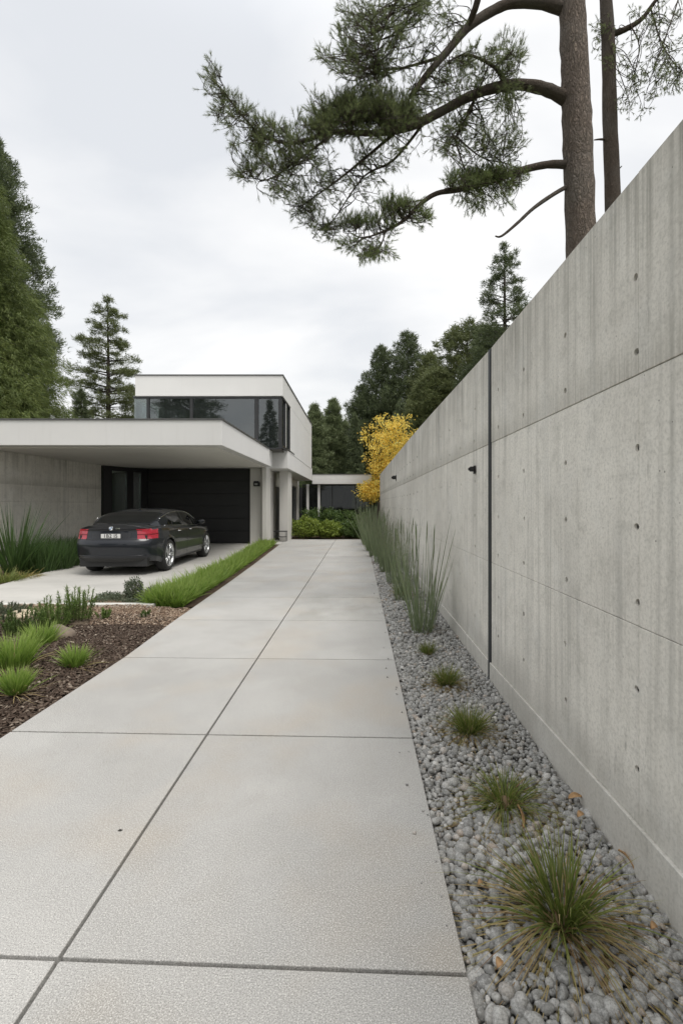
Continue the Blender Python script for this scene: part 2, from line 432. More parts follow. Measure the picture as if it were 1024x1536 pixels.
# overcast skies brighten overhead
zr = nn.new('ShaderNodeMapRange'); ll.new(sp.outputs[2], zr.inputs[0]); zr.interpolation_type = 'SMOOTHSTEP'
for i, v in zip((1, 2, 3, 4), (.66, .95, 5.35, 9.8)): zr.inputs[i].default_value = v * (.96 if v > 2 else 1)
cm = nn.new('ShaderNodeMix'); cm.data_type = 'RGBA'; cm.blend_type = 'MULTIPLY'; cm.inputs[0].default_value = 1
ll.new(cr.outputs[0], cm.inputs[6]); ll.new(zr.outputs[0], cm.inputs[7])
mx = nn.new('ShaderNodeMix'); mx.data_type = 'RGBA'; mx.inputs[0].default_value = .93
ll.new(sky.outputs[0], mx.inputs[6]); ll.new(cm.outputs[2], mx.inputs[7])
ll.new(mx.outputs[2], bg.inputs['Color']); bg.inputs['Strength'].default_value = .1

sun = bpy.data.lights.new('Sun', 'SUN'); sun.energy = 1.0; sun.angle = R(24); sun.color = (1, .965, .92)
so = bpy.data.objects.new('sun', sun); link(so)
sd = Vector((math.sin(R(SUN_AZ)) * math.cos(R(SUN_EL)), math.cos(R(SUN_AZ)) * math.cos(R(SUN_EL)), math.sin(R(SUN_EL))))
so.rotation_euler = (-sd).to_track_quat('-Z', 'Y').to_euler(); so.location = (0, 0, 40)

cam = bpy.data.cameras.new('Camera'); co = bpy.data.objects.new('camera', cam); link(co); scene.camera = co
co.location = (0, 0, H); co.rotation_euler = (R(90), 0, 0)
cam.sensor_fit = 'VERTICAL'; cam.sensor_height = 36; cam.sensor_width = 24
cam.lens = 36 * F / 1536
cam.shift_x = -(CX - 512) / 1536; cam.shift_y = -(768 - CY) / 1536
cam.clip_start = .05; cam.clip_end = 2000
scene.render.resolution_x = 682; scene.render.resolution_y = 1024
scene.view_settings.view_transform = 'Standard'; scene.view_settings.look = 'None'
scene.view_settings.gamma = 1; scene.view_settings.exposure = 1.1
# ================================================================ GROUND
# everything lies in named sheets butted edge to edge or stepped in height
o = MB().add([(-400,-120,-.12),(400,-120,-.12),(400,900,-.12),(-400,900,-.12)], [(0,1,2,3)]).build('ground', MAT['field'])
tag(o, kind='structure')

# ---- driveway: cast slabs with open joints over a dark bed
EDGE = [(-1, -2.30), (4.7, -2.30), (6.3, -2.39), (9.2, -2.50), (12.5, -2.66), (17, -2.92), (20.8, -3.15)]
def ledge(y):
    return float(np.interp(y, [e[0] for e in EDGE], [e[1] for e in EDGE]))
XR, XC, GAP = .345, -.99, .0072
def jy(k, x):                     # joint line k at x (slightly out of square, as laid)
    return 1.586 + 1.547 * k - .040 * (x - XC) * max(.2, 1 - .13 * max(k, 0))
mb = MB()
for k in range(-2, 13):
    for side in (0, 1):
        last = (k == 12)
        if side == 1:
            xa, xb = XC + GAP, XR
            lo = [(xa, jy(k, xa) + GAP), (xb, jy(k, xb) + GAP)]; hi = [(xb, jy(k + 1, xb) - GAP), (xa, jy(k + 1, xa) - GAP)]
        else:
            xb = XC - GAP
            xa0, xa1 = ledge(jy(k, -2.5)), ledge(min(jy(k + 1, -2.6), 20.6))
            lo = [(xa0, jy(k, xa0) + GAP), (xb, jy(k, xb) + GAP)]; hi = [(xb, jy(k + 1, xb) - GAP), (xa1, jy(k + 1, xa1) - GAP)]
        if k == 12: hi = [(hi[0][0], 20.75), (hi[1][0], 20.75)]
        loop = lo + hi
        mb.hexa([(x, y, -.09) for x, y in loop], [(x, y, 0) for x, y in loop])
o = mb.build('driveway', MAT['drive'], bevel=.003, segs=2); tag(o, kind='structure')
lp = [(XR - .012, -2), (XR - .012, 20.7)] + [(ledge(y) + .012, y) for y in (20.7, 17, 12.5, 9.2, 6.3, 4.7, -2)]
o = MB().add([(x, y, -.062) for x, y in lp], [tuple(range(len(lp)))]).build('driveway_joint_bed', MAT['jdark']); tag(o, kind='structure')
# a scrap of debris on the slab, seen as one dark fleck
mb = MB(); c = G(180, 1246)
mb.add([(c.x-.010,c.y-.004,.001),(c.x+.009,c.y-.006,.001),(c.x+.012,c.y+.005,.001),(c.x-.006,c.y+.007,.001),(c.x,c.y,.008)], [(0,1,4),(1,2,4),(2,3,4),(3,0,4)])
o = mb.build('bark_fleck', MAT['hole']); tag(o, 'tiny dark fleck of bark lying alone on the pale concrete driveway slab', 'debris')

# ---- gravel strip bed along the long wall
def wob(x, y, a=.012, s=3.1):
    return a * (math.sin(x * s + 1.3) * math.cos(y * s * .8) + .6 * math.sin(x * s * 2.7 + y * s * 1.9))
def sheet(name, x0, x1, y0, y1, z, mat, nx, ny, amp=.012, s=3.1, fx0=None, fx1=None, zf=None):
    V = []; Fc = []
    for j in range(ny + 1):
        y = y0 + (y1 - y0) * j / ny
        a = fx0(y) if fx0 else x0; b = fx1(y) if fx1 else x1
        for i in range(nx + 1):
            x = a + (b - a) * i / nx
            edge = min(1, 4 * min(i, nx - i) / nx)
            V.append((x, y, z + (wob(x, y, amp, s) + (zf(x, y) if zf else 0)) * edge))
    for j in range(ny):
        for i in range(nx):
            q = j * (nx + 1) + i; Fc.append((q, q + 1, q + nx + 2, q + nx + 1))
    o = bulk(name, V, Fc, mat, smooth=True); tag(o, kind='structure'); return o
sheet('gravel_strip', XR, 1.16, -1, 26, -.045, MAT['gravel'], 6, 90, .004, 3)

# pebbles: real stones, dense and unequal
def ico(sub):
    bm = bmesh.new(); bmesh.ops.create_icosphere(bm, subdivisions=sub, radius=1)
    v = np.array([x.co[:] for x in bm.verts]); f = np.array([[q.index for q in x.verts] for x in bm.faces]); bm.free()
    return v, f
def rotmats(n, r=None):
    q = (r or rng).normal(size=(n, 4)); q /= np.linalg.norm(q, axis=1)[:, None]
    a, b, c, d = q.T
    return np.stack([np.stack([1-2*(c*c+d*d), 2*(b*c-a*d), 2*(b*d+a*c)], -1), np.stack([2*(b*c+a*d), 1-2*(b*b+d*d), 2*(c*d-a*b)], -1), np.stack([2*(b*d-a*c), 2*(c*d+a*b), 1-2*(b*b+c*c)], -1)], 1)
def stones(C, S, sub, flat=.62):
    "C centres (n,3), S sizes (n,)"
    v, f = ico(sub); n = len(C)
    ax = np.stack([rng.uniform(.82, 1.3, n), rng.uniform(.8, 1.1, n), rng.uniform(flat, .95, n)], 1) * S[:, None]
    W = v[None] * np.ones((n, 1, 1))
    k1 = rng.normal(size=(n, 3)) * 1.5; k2 = rng.normal(size=(n, 3)) * 2.6; ph = rng.uniform(0, 6, (n, 2))
    d = 1 + .13 * np.sin(np.einsum('nj,mj->nm', k1, v) + ph[:, :1]) + .07 * np.sin(np.einsum('nj,mj->nm', k2, v) + ph[:, 1:])
    W = W * d[..., None] * ax[:, None, :]
    az = rng.uniform(0, 2 * PI, n); tl = rng.normal(0, .45, n); tm = rng.normal(0, .45, n)
    ca, sa = np.cos(az), np.sin(az); z0 = np.zeros(n); o1 = np.ones(n)
    Rz = np.stack([np.stack([ca, -sa, z0], -1), np.stack([sa, ca, z0], -1), np.stack([z0, z0, o1], -1)], 1)
    Rx = np.stack([np.stack([o1, z0, z0], -1), np.stack([z0, np.cos(tl), -np.sin(tl)], -1), np.stack([z0, np.sin(tl), np.cos(tl)], -1)], 1)
    Ry = np.stack([np.stack([np.cos(tm), z0, np.sin(tm)], -1), np.stack([z0, o1, z0], -1), np.stack([-np.sin(tm), z0, np.cos(tm)], -1)], 1)
    M_ = Rz @ Rx @ Ry
    W = np.einsum('nij,nmj->nmi', M_, W) + C[:, None, :]
    Fc = f[None] + (np.arange(n) * len(v))[:, None, None]
    return W.reshape(-1, 3), Fc.reshape(-1, 3)
def scatter(x0, x1, y0, y1, sp, jit=.5):
    xs = np.arange(x0, x1, sp); ys = np.arange(y0, y1, sp * .87)
    X, Y = np.meshgrid(xs, ys); X = X + (np.arange(len(ys)) % 2)[:, None] * sp * .5
    X = X.ravel() + rng.uniform(-jit, jit, X.size) * sp; Y = Y.ravel() + rng.uniform(-jit, jit, Y.size) * sp
    return X, Y
def stonebatch(y0, y1, sp, sub, zoff=0):
    Vs = []; Fs = []; b = 0
    for layer in range(2):
        X, Y = scatter(XR + .008, 1.135, y0, y1, sp * (1 if layer == 0 else 1.35))
        k = (X < 1.13) & (X > XR + .006); X = X[k]; Y = Y[k]
        n = len(X)
        S = sp * np.clip(rng.lognormal(-.66, .34, n), .26, 1.0)
        Z = -.04 + layer * sp * .35 + S * .42 + rng.uniform(-.1, .25, n) * sp
        # keep the tops below the edge of the slab beside it
        near = np.clip((X - XR) / .06, 0, 1); Z = np.where(near < 1, Z - (1 - near) * .008, Z)
        V, F_ = stones(np.stack([X, Y, Z], 1), S, sub)
        Vs.append(V); Fs.append(F_ + b); b += len(V)
    return np.concatenate(Vs), np.concatenate(Fs)
allV = []; allF = []; b = 0
for y0, y1, sp, sub in ((1.15, 2.4, .028, 2), (2.4, 5.2, .028, 1), (5.2, 10, .036, 1), (10, 17, .05, 1)):
    V, F_ = stonebatch(y0, y1, sp, sub)
    allV.append(V); allF.append(F_ + b); b += len(V)
n = 34; X = XR - rng.uniform(.012, .10, n) ** 1.0; Y = rng.uniform(1.3, 9, n); S = rng.uniform(.004, .010, n)
V, F_ = stones(np.stack([X, Y, S * .55], 1), S, 1); allV.append(V); allF.append(F_ + b)
o = bulk('pebbles', np.concatenate(allV), np.concatenate(allF), MAT['stone'], smooth=True)
tag(o, 'loose rounded grey pebbles filling the strip beside the long wall', 'pebbles', kind='stuff')

# ---- mulch bed on the left of the driveway
sheet('mulch_bed', -9, -2.3, -1, 6.15, -.045, MAT['soil'], 40, 60, .02, 1.9, fx1=lambda y: ledge(y), zf=lambda x, y: .055 * min(1, max(0, (-x - 2.3) * 1.2)))
sheet('tan_soil_strip', -9, -2.4, 6.15, 7.06, -.035, MAT['sand'], 40, 8, .015, 2.3, fx1=lambda y: ledge(y), zf=lambda x, y: .045 * min(1, max(0, (-x - 2.35) * 1.5)))
def chips(n, x0, y0, y1, zb, size, seed, x1=None, d=None, wide=.80):
    r = np.random.default_rng(seed)
    Y = y0 + (y1 - y0) * r.uniform(0, 1, n) ** 1.0
    XE = np.interp(Y, [e[0] for e in EDGE], [e[1] for e in EDGE]) - .012 if x1 is None else np.full(n, x1)
    X = XE + (x0 - XE) * r.uniform(0, 1, n)
    keep = (np.abs(X / np.maximum(Y, .1)) < wide); X = X[keep]; Y = Y[keep]; n = len(X)
    up = np.clip((-X - 2.3) * 1.2, 0, 1) * .055
    Z = zb + up + .02 * (np.sin(X * 1.9 + 1.3) * np.cos(Y * 1.52) + .6 * np.sin(X * 5.1 + Y * 3.6)) + r.uniform(0, .016, n)
    cube = np.array([(x, y, z) for z in (-1, 1) for y in (-1, 1) for x in (-1, 1)], float)
    cube = cube * np.where(cube[:, 2:] > 0, .8, 1)
    f = np.array([(0,2,3,1),(4,5,7,6),(0,1,5,4),(1,3,7,5),(3,2,6,7),(2,0,4,6)])
    S = np.stack([r.uniform(.35, 1.3, n), r.uniform(.25, .6, n), r.uniform(.10, .22, n)], 1) * size
    az = r.uniform(0, 2 * PI, n); t1 = r.normal(0, .4, n)
    W = cube[None] * S[:, None, :] * (1 + r.uniform(-.35, .35, (n, 8, 1)))
    ct, st = np.cos(t1)[:, None], np.sin(t1)[:, None]
    x = W[..., 0] * ct - W[..., 2] * st; z = W[..., 0] * st + W[..., 2] * ct; y = W[..., 1]
    ca, sa = np.cos(az)[:, None], np.sin(az)[:, None]
    V = np.stack([x * ca - y * sa + X[:, None], x * sa + y * ca + Y[:, None], z + Z[:, None]], -1)
    return V.reshape(-1, 3), (f[None] + (np.arange(n) * 8)[:, None, None]).reshape(-1, 4)
V, F_ = chips(36000, -5.2, 2.4, 6.55, -.04, .018, 3)
V2, F2 = chips(30000, -8.8, -.9, 6.3, -.04, .024, 5, wide=99); F_ = np.concatenate([F_, F2 + len(V)]); V = np.concatenate([V, V2])
o = bulk('bark_chips', V, F_, MAT['mulch']); tag(o, 'brown bark mulch chips spread over the left planting bed', 'bark mulch', kind='stuff')
t = NT('tan_grit'); col = t.ramp(t.island(), [(0, (.10, .065, .045)), (.4, (.22, .155, .11)), (.8, (.38, .29, .21)), (1, (.50, .42, .34))]); t.fin(col, .9, spec=.2)
V, F_ = chips(9000, -6, 6.0, 7.04, -.03, .014, 4)
o = bulk('tan_grit', V, F_, t.m); tag(o, 'tan gritty gravel strewn along the pale kerb', 'gravel', kind='stuff')

# ---- kerb and carport floor
FR = lambda y: float(np.interp(y, [7.2, 12, 17, 18.3], [-3.14, -3.2, -3.55, -3.7]))     # right edge of the carport floor
FL = lambda y: float(np.interp(y, [7.2, 9, 12.56, 17], [-6.35, -6.72, -7.2, -8.0]))      # its left edge
mb = MB(); mb.box((-9.5, 7.06, -.1), (-3.02, 7.18, .035)); o = mb.build('kerb', MAT['curb'], bevel=.008); tag(o, kind='structure')
lo = [(-12, 7.18), (-4.25, 7.18), (-4.25, 8.05), (FR(8.05), 8.05), (FR(12), 12), (FR(17), 17), (-3.7, 18.3), (-3.7, 18.62), (-8.0, 18.62), (-8.9, 17), (-8.9, 16.6), (FL(12.56), 12.56), (FL(9), 9), (-12, 8.2)]
o = MB().hexa([(x, y, -.1) for x, y in lo], [(x, y, 0.0) for x, y in lo]).build('carport_floor', MAT['floor']); tag(o, kind='structure')
# patch of soil let into the floor, strip under the grass border, left bed, end bed
o = MB().add([(-4.25,7.18,-.01),(-3.14,7.18,-.01),(-3.14,8.05,-.01),(-4.25,8.05,-.01)], [(0,1,2,3)]).build('planting_pocket', MAT['sand']); tag(o, kind='structure')
sheet('border_soil', -3.1, -2.4, 7.18, 18.3, -.03, MAT['soil'], 6, 60, .008, 2, fx0=lambda y: FR(y) + .0, fx1=lambda y: ledge(y))
o = MB().hexa([(FR(18.3), 18.3, -.1), (ledge(18.3), 18.3, -.1), (-3.15, 20.75, -.1), (-3.6, 20.75, -.1), (-3.6, 18.3, -.1)], [(FR(18.3), 18.3, .0), (ledge(18.3) - .01, 18.3, .0), (-3.16, 20.75, .0), (-3.6, 20.75, .0), (-3.6, 18.3, .0)]).build('entrance_paving', MAT['floor']); tag(o, kind='structure')
sheet('left_bed', -13, -7, 8.25, 16.6, -.05, MAT['soil'], 20, 30, .03, 1.2, fx0=lambda y: -13 if y < 11.3 else -9.0, fx1=lambda y: FL(y))
sheet('end_bed', -3.1, 1.1, 20.8, 28.2, .03, MAT['soil'], 12, 14, .03, 1.7)

# ================================================================ LONG CONCRETE WALL
WX = 1.145
wall = empty('concrete_wall', (WX, 4, 0), 0, 'long tall board-cast concrete boundary wall running back from the right foreground', 'wall')
wi = Matrix.Translation((-WX, -4, 0))
ZT = lambda y: float(np.interp(y, [-2, 4.2, 9, 26], [2.87, 2.86, 2.97, 3.14]))
def wallpart(name, y0, y1, splits, mat, x=WX, tiers=(0.0, 1.0, 2.035, None), th=.32, dx=(0, 0, -.002)):
    mb = MB(); g = .0012
    ys = [y0] + splits + [y1]
    for ti in range(3):
        z0 = tiers[ti] - (.15 if ti == 0 else 0); z1 = tiers[ti + 1]
        for a, b_ in zip(ys[:-1], ys[1:]):
            n = max(1, int((b_ - a) / 3))
            ta = [z1 if z1 is not None else ZT(a), z1 if z1 is not None else ZT(b_)]
            xx = x + dx[ti] + (.0015 if (int(a * 7) % 2) else 0)
            zb = z0 + (g if ti else 0); top = [v - (g if z1 is not None else 0) for v in ta]
            bot = [(xx, a + g, zb), (x + th, a + g, zb), (x + th, b_ - g, zb), (xx, b_ - g, zb)]
            tp = [(xx, a + g, top[0]), (x + th, a + g, top[0]), (x + th, b_ - g, top[1]), (xx, b_ - g, top[1])]
            mb.hexa([wi @ Vector(p) for p in bot], [wi @ Vector(p) for p in tp])
    o = mb.build(name, mat, wall, bevel=.0025, segs=1); o.location = (0, 0, 0)
    return o
PANELS = []
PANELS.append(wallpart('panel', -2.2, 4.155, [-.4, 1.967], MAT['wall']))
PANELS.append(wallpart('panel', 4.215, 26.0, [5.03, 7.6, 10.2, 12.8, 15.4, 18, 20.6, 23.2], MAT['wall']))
# core behind the thin joints
mb = MB(); mb.hexa([wi @ Vector(p) for p in [(WX+.02,-2.19,-.1),(WX+.3,-2.19,-.1),(WX+.3,25.99,-.1),(WX+.02,25.99,-.1)]], [wi @ Vector(p) for p in [(WX+.02,-2.19,2.83),(WX+.3,-2.19,2.83),(WX+.3,25.99,3.0),(WX+.02,25.99,3.0)]])
mb.build('core', MAT['hole'], wall)
mb = MB(); mb.box(wi @ Vector((WX - .014, 4.158, -.08)), wi @ Vector((WX + .33, 4.212, 2.85))); mb.build('expansion_joint', MAT['joint'], wall, bevel=.003, segs=1)
# plinth, its top edge falling away from the viewer
def plinth(ys):
    mb = MB()
    zt = lambda y: float(np.interp(y, [-2, .7, 1.7, 4.1, 7, 26], [.30, .255, .225, .135, .11, .10]))
    for a, b_ in zip(ys[:-1], ys[1:]):
        bot = [(WX - .016, a, -.12), (WX + .001, a, -.12), (WX + .001, b_, -.12), (WX - .016, b_, -.12)]
        tp = [(WX - .016, a, zt(a)), (WX + .001, a, zt(a)), (WX + .001, b_, zt(b_)), (WX - .016, b_, zt(b_))]
        mb.hexa([wi @ Vector(p) for p in bot], [wi @ Vector(p) for p in tp])
    return mb
plinth([-2.2, 4.155]).build('plinth', MAT['wall'], wall, bevel=.003, segs=1)
plinth([4.215, 26.0]).build('plinth', MAT['wall'], wall, bevel=.003, segs=1)
# formwork tie holes: cone-shaped plugs with a cement rim
HZ = [2.44, 2.13, 1.735, 1.40, 1.088, .726, .41]
cols = [3.34 - .678 * k for k in (4, 3, 2, 1, 0)] + [3.95] + [4.75 + .66 * k for k in range(32)]
cnt = 0; far = MB(); HOLES = []
def tie(mb, y, z, r=.0095):
    n = 12; vs = []; fs = []
    yy, z0 = y - 4, z; ph = rng.uniform(0, 6); q = rng.uniform(.85, 1.25)
    for (rr, dx) in ((r * 1.35, -.0005), (r * 1.12, -.0042), (r * .8, -.0022)):
        for k in range(n):
            a = 2 * PI * k / n; wv = 1 + .12 * math.sin(3 * a + ph)
            vs.append((dx - .0045, yy + rr * wv * math.cos(a), z0 + rr * wv * q * math.sin(a)))
    for i in range(2):
        for k in range(n):
            j = (k + 1) % n; fs.append((i*n+j, i*n+k, (i+1)*n+k, (i+1)*n+j))
    fs.append(tuple(range(2 * n, 3 * n)))
    mb.add(vs, fs)
for ci, y in enumerate(cols):
    if y > 25.5: continue
    for z in HZ:
        zz_ = z + rng.normal(0, .008); yy_ = y + rng.normal(0, .006)
        if ci > 5 and rng.uniform() < .12: continue
        if cnt < 84:
            HOLES.append((yy_, zz_)); cnt += 1
            m_ = MB(); m_.cyl((.0125, yy_ - 4, zz_), (.02, yy_ - 4, zz_), .0155, 14, sm=False); m_.build('tie_hole', MAT['hole'], wall)
        else: tie(far, yy_, zz_)
cut = MB()
for (yh, zh) in HOLES:
    ph = rng.uniform(0, 6); n = 14; vs = []
    for rr, xx in ((.0200, -.030), (.0165, -.002), (.0145, .013)):
        for k in range(n):
            a = 2 * PI * k / n; q = 1 + .07 * math.sin(2 * a + ph)
            vs.append((xx, yh - 4 + rr * q * math.cos(a), zh + rr * q * math.sin(a)))
    fs = [tuple(range(n)), tuple(reversed(range(2 * n, 3 * n)))]
    for i in range(2):
        for k in range(n): fs.append((i*n+k, (i+1)*n+k, (i+1)*n+(k+1) % n, i*n+(k+1) % n))
    cut.add(vs, fs)
cuto = cut.build('cutter', MAT['wall'], wall)
bm = bmesh.new(); bm.from_mesh(cuto.data); bmesh.ops.recalc_face_normals(bm, faces=bm.faces); bm.to_mesh(cuto.data); bm.free()
for pn in PANELS:
    bo_ = pn.modifiers.new('holes', 'BOOLEAN'); bo_.object = cuto; bo_.operation = 'DIFFERENCE'; bo_.solver = 'EXACT'
bpy.context.view_layer.update(); dg = bpy.context.evaluated_depsgraph_get()
for pn in PANELS:
    me = bpy.data.meshes.new_from_object(pn.evaluated_get(dg)); pn.modifiers.clear(); pn.data = me
bpy.data.objects.remove(cuto)
o = far.build('tie_holes', MAT['hole'], wall); o['kind'] = 'stuff'
# two small wall lights
def wlight(y, z, x=-.005, s=1.0):
    e = MB(); e.box((x - .012, y - .045 * s - 4, z - .07 * s), (x, y + .045 * s - 4, z + .05 * s))
    o = e.build('wall_light', MAT['black'], wall, bevel=.004)
    h = MB(); h.box((x - .075 * s, y - .04 * s - 4, z - .035 * s), (x - .012, y + .04 * s - 4, z + .035 * s)); h.box((x - .095 * s, y - .03 * s - 4, z - .02 * s), (x - .075 * s, y + .03 * s - 4, z + .02 * s))
    h.build('lamp_head', MAT['black'], o, bevel=.006)
wlight(4.72, 1.85, s=.68); wlight(14.7, 2.33, s=1.5)

# ================================================================ HOUSE
house = empty('modern_house', (-5.5, 18, 0), 0, 'white flat-roofed modern house with carport, cantilevered upper floor and dark strip windows', 'house')
HO = Vector((-5.5, 18, 0))
class HB(MB):
    def box(s, a, b, mi=0, mat=None): return MB.box(s, Vector(a) - HO, Vector(b) - HO, mi, mat)
def poly(mb, pts, z0, z1, mi=0):
    mb.hexa([Vector((x, y, z0)) - HO for x, y in pts], [Vector((x, y, z1)) - HO for x, y in pts], mi)
# carport roof slab: upstand ring with a recessed deck, overhanging to the front
mb = HB(); poly(mb, [(-13, 11.33), (-3.23, 11.33), (-3.23, 17.9), (-13, 17.9)], 2.9, 3.50); mb.build('carport_roof', MAT['white'], house, bevel=.012)
mb = HB(); mb.box((-13.03, 11.3, 3.502), (-3.2, 11.42, 3.53)); mb.box((-3.32, 11.42, 3.502), (-3.2, 17.2, 3.53)); mb.build('roof_trim', MAT['trim'], house)
mb = HB(); mb.box((-12.9, 11.6, 2.878), (-3.45, 17.8, 2.897)); mb.build('soffit', MAT['soffit'], house)
# band below upper floor
mb = HB(); poly(mb, [(-13, 17.904), (-3.62, 17.904), (-3.45, 18.67), (-2.75, 18.67), (-2.75, 28.3), (-13, 28.3)], 2.91, 3.62); mb.build('floor_band', MAT['white'], house, bevel=.01)
mb = HB(); mb.box((-3.4, 18.64, 3.622), (-2.72, 18.74, 3.65)); mb.box((-2.80, 18.74, 3.622), (-2.72, 20.4, 3.65)); mb.build('sill_trim', MAT['trim'], house)
# upper storey shell
X0, X1, Y0, Y1 = -8.05, -2.74, 17.3, 27.9
mb = HB()
mb.box((X0, Y0, 5.42), (X1, Y1, 6.15))                       # roof and fascia
mb.box((X0 + .004, 19.32, 3.55), (X0 + .25, Y1 - .004, 5.418))
mb.box((X1 - .25, 19.34, 3.56), (X1, Y1 - .004, 5.418))
mb.box((X0 + .25, Y1 - .25, 3.55), (X1 - .25, Y1 - .006, 5.418))
mb.build('upper_wall', MAT['white'], house, bevel=.01)
mb = HB(); mb.box((X0 - .03, Y0 - .03, 6.152), (X1 + .03, Y0 + .12, 6.19)); mb.box((X1 - .1, Y0 + .12, 6.152), (X1 + .03, Y1 + .03, 6.19)); mb.box((X0 - .03, Y0 + .12, 6.152), (X0 + .1, Y1 + .03, 6.19)); mb.build('roof_trim', MAT['trim'], house)
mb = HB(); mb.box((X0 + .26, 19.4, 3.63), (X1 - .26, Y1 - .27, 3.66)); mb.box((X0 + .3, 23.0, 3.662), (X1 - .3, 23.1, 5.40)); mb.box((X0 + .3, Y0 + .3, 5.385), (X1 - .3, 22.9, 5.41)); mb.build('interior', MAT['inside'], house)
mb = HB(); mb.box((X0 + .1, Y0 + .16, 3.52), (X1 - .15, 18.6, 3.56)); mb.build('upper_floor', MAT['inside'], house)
# strip window: mullions and panes
GY = Y0 + .10
mull = [-8.10, -7.62, -6.05, -3.70, -2.84]
mb = HB()
mb.box((-8.16, GY - .05, 5.345), (X1 - .05, GY + .07, 5.416)); mb.box((-8.16, GY - .05, 3.505), (X1 - .05, GY + .07, 3.56))
for x, w_ in zip(mull[1:], (.09, .10, .14, .13)): mb.box((x - w_ / 2, GY - .048, 3.562), (x + w_ / 2, GY + .068, 5.343))
fr = mb.build('window', MAT['frame'], house)
for a, b_, m_ in ((-8.13, -7.67, 'clear'), (-7.57, -6.105, 'glass'), (-5.995, -3.775, 'glass'), (-3.625, -2.91, 'glass')):
    q = HB(); q.box((a, GY, 3.563), (b_, GY + .02, 5.343)); q.build('pane', MAT[m_], fr)
mb = HB(); sx = X1 - .07
mb.box((sx - .06, GY + .072, 5.345), (sx + .06, 19.30, 5.414)); mb.box((sx - .06, GY + .072, 3.60), (sx + .06, 19.30, 3.66))
for y in (18.10, 18.36, 19.25): mb.box((sx - .055, y - .05, 3.662), (sx + .055, y + .05, 5.343))
mb.box((sx - .03, 18.15, 3.662), (sx + .05, 18.31, 5.343), 1)
fr = mb.build('side_window', [MAT['frame'], MAT['white']], house)
for a, b_ in ((17.5, 18.05), (18.41, 19.20)):
    q = HB(); q.box((sx - .01, a, 3.663), (sx + .01, b_, 5.343)); q.build('pane', MAT['glass'], fr)
mb = HB(); mb.box((-8.13, Y0 + .2, 3.563), (-8.11, 19.3, 5.343)); mb.build('end_pane', MAT['clear'], house)
# garage recess
mb = HB(); n = 6; hgt = 2.9 / n
for i in range(n): mb.box((-8.2, 18.62 + (.006 if i % 2 else 0), i * hgt + .006), (-4.145, 18.72, (i + 1) * hgt - .006))
mb.box((-8.2, 18.66, .01), (-4.145, 18.74, 2.88)); mb.build('garage_door', MAT['gdoor'], house, bevel=.004, segs=1)
A_, B_ = Vector((-8.97, 16.8, 0)), Vector((-8.22, 18.62, 0))
dr = (B_ - A_); L_ = dr.length; an = math.atan2(dr.y, dr.x)
Mx = Matrix.Translation(A_ - HO) @ Matrix.Rotation(an, 4, 'Z')
mb = MB()
for (a, b_) in ((0, .36), (1.02, 1.30), (1.66, L_)): mb.box((a, -.05, 0), (b_, .08, 2.895), 0, Mx)
for (a, b_) in ((.36, 1.02), (1.30, 1.66)): mb.box((a, -.045, 2.72), (b_, .075, 2.89), 0, Mx); mb.box((a, -.045, 0), (b_, .075, .12), 0, Mx)
sd_ = mb.build('glazed_screen', MAT['gdoor'], house)
for (a, b_) in ((.36, 1.02), (1.30, 1.66)):
    q = MB(); q.box((a, -.01, .12), (b_, .01, 2.72), 0, Mx); q.build('pane', MAT['mirror'], sd_)
# pale sheet behind the pane; its colour stands in for greenish reflections
t = NT('pale_reflection_tone'); cc = t.noise(t.coord(scale=(14, 14, .4)), 2, 3); t.fin(t.mix(t.mapr(cc, .3, .7), (.80, .85, .78), (.45, .52, .46)), .9)
mb = MB(); vs = []; fs = []
for i in range(40):
    x = .33 + i * .019; y = .22 + .03 * math.sin(i * 1.1)
    vs += [(x, y, .1), (x, y, 2.2)]
for i in range(39): fs.append((2*i, 2*i+2, 2*i+3, 2*i+1))
mb.add(vs, fs, 0, True, Mx); mb.build('reflection_sheet', t.m, sd_)
# left concrete wall of carport
mb = HB()
for z0, z1 in ((-.1, 1.578), (1.582, 2.876)): mb.hexa([Vector(p) - HO for p in [(-9.32,11.36,z0),(-9.10,11.36,z0),(-8.98,16.75,z0),(-9.2,16.75,z0)]], [Vector(p) - HO for p in [(-9.32,11.36,z1),(-9.10,11.36,z1),(-8.98,16.75,z1),(-9.2,16.75,z1)]])
mb.build('concrete_side_wall', MAT['cwall'], house, bevel=.005, segs=1)
# piers
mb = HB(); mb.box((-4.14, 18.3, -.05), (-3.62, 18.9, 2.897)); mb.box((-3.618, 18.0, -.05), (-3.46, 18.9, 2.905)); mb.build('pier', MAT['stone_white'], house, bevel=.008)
pl = HB(); pl.box((-4.0, 18.285, 2.2), (-3.80, 18.298, 2.40)); plo = pl.build('wall_light', MAT['black'], house)
pl = HB(); pl.box((-3.98, 18.14, 2.20), (-3.76, 18.283, 2.35)); pl.box((-3.93, 18.10, 2.24), (-3.82, 18.14, 2.31), 1); pl.build('lamp_head', [MAT['black'], MAT['lampglass']], plo, bevel=.008)
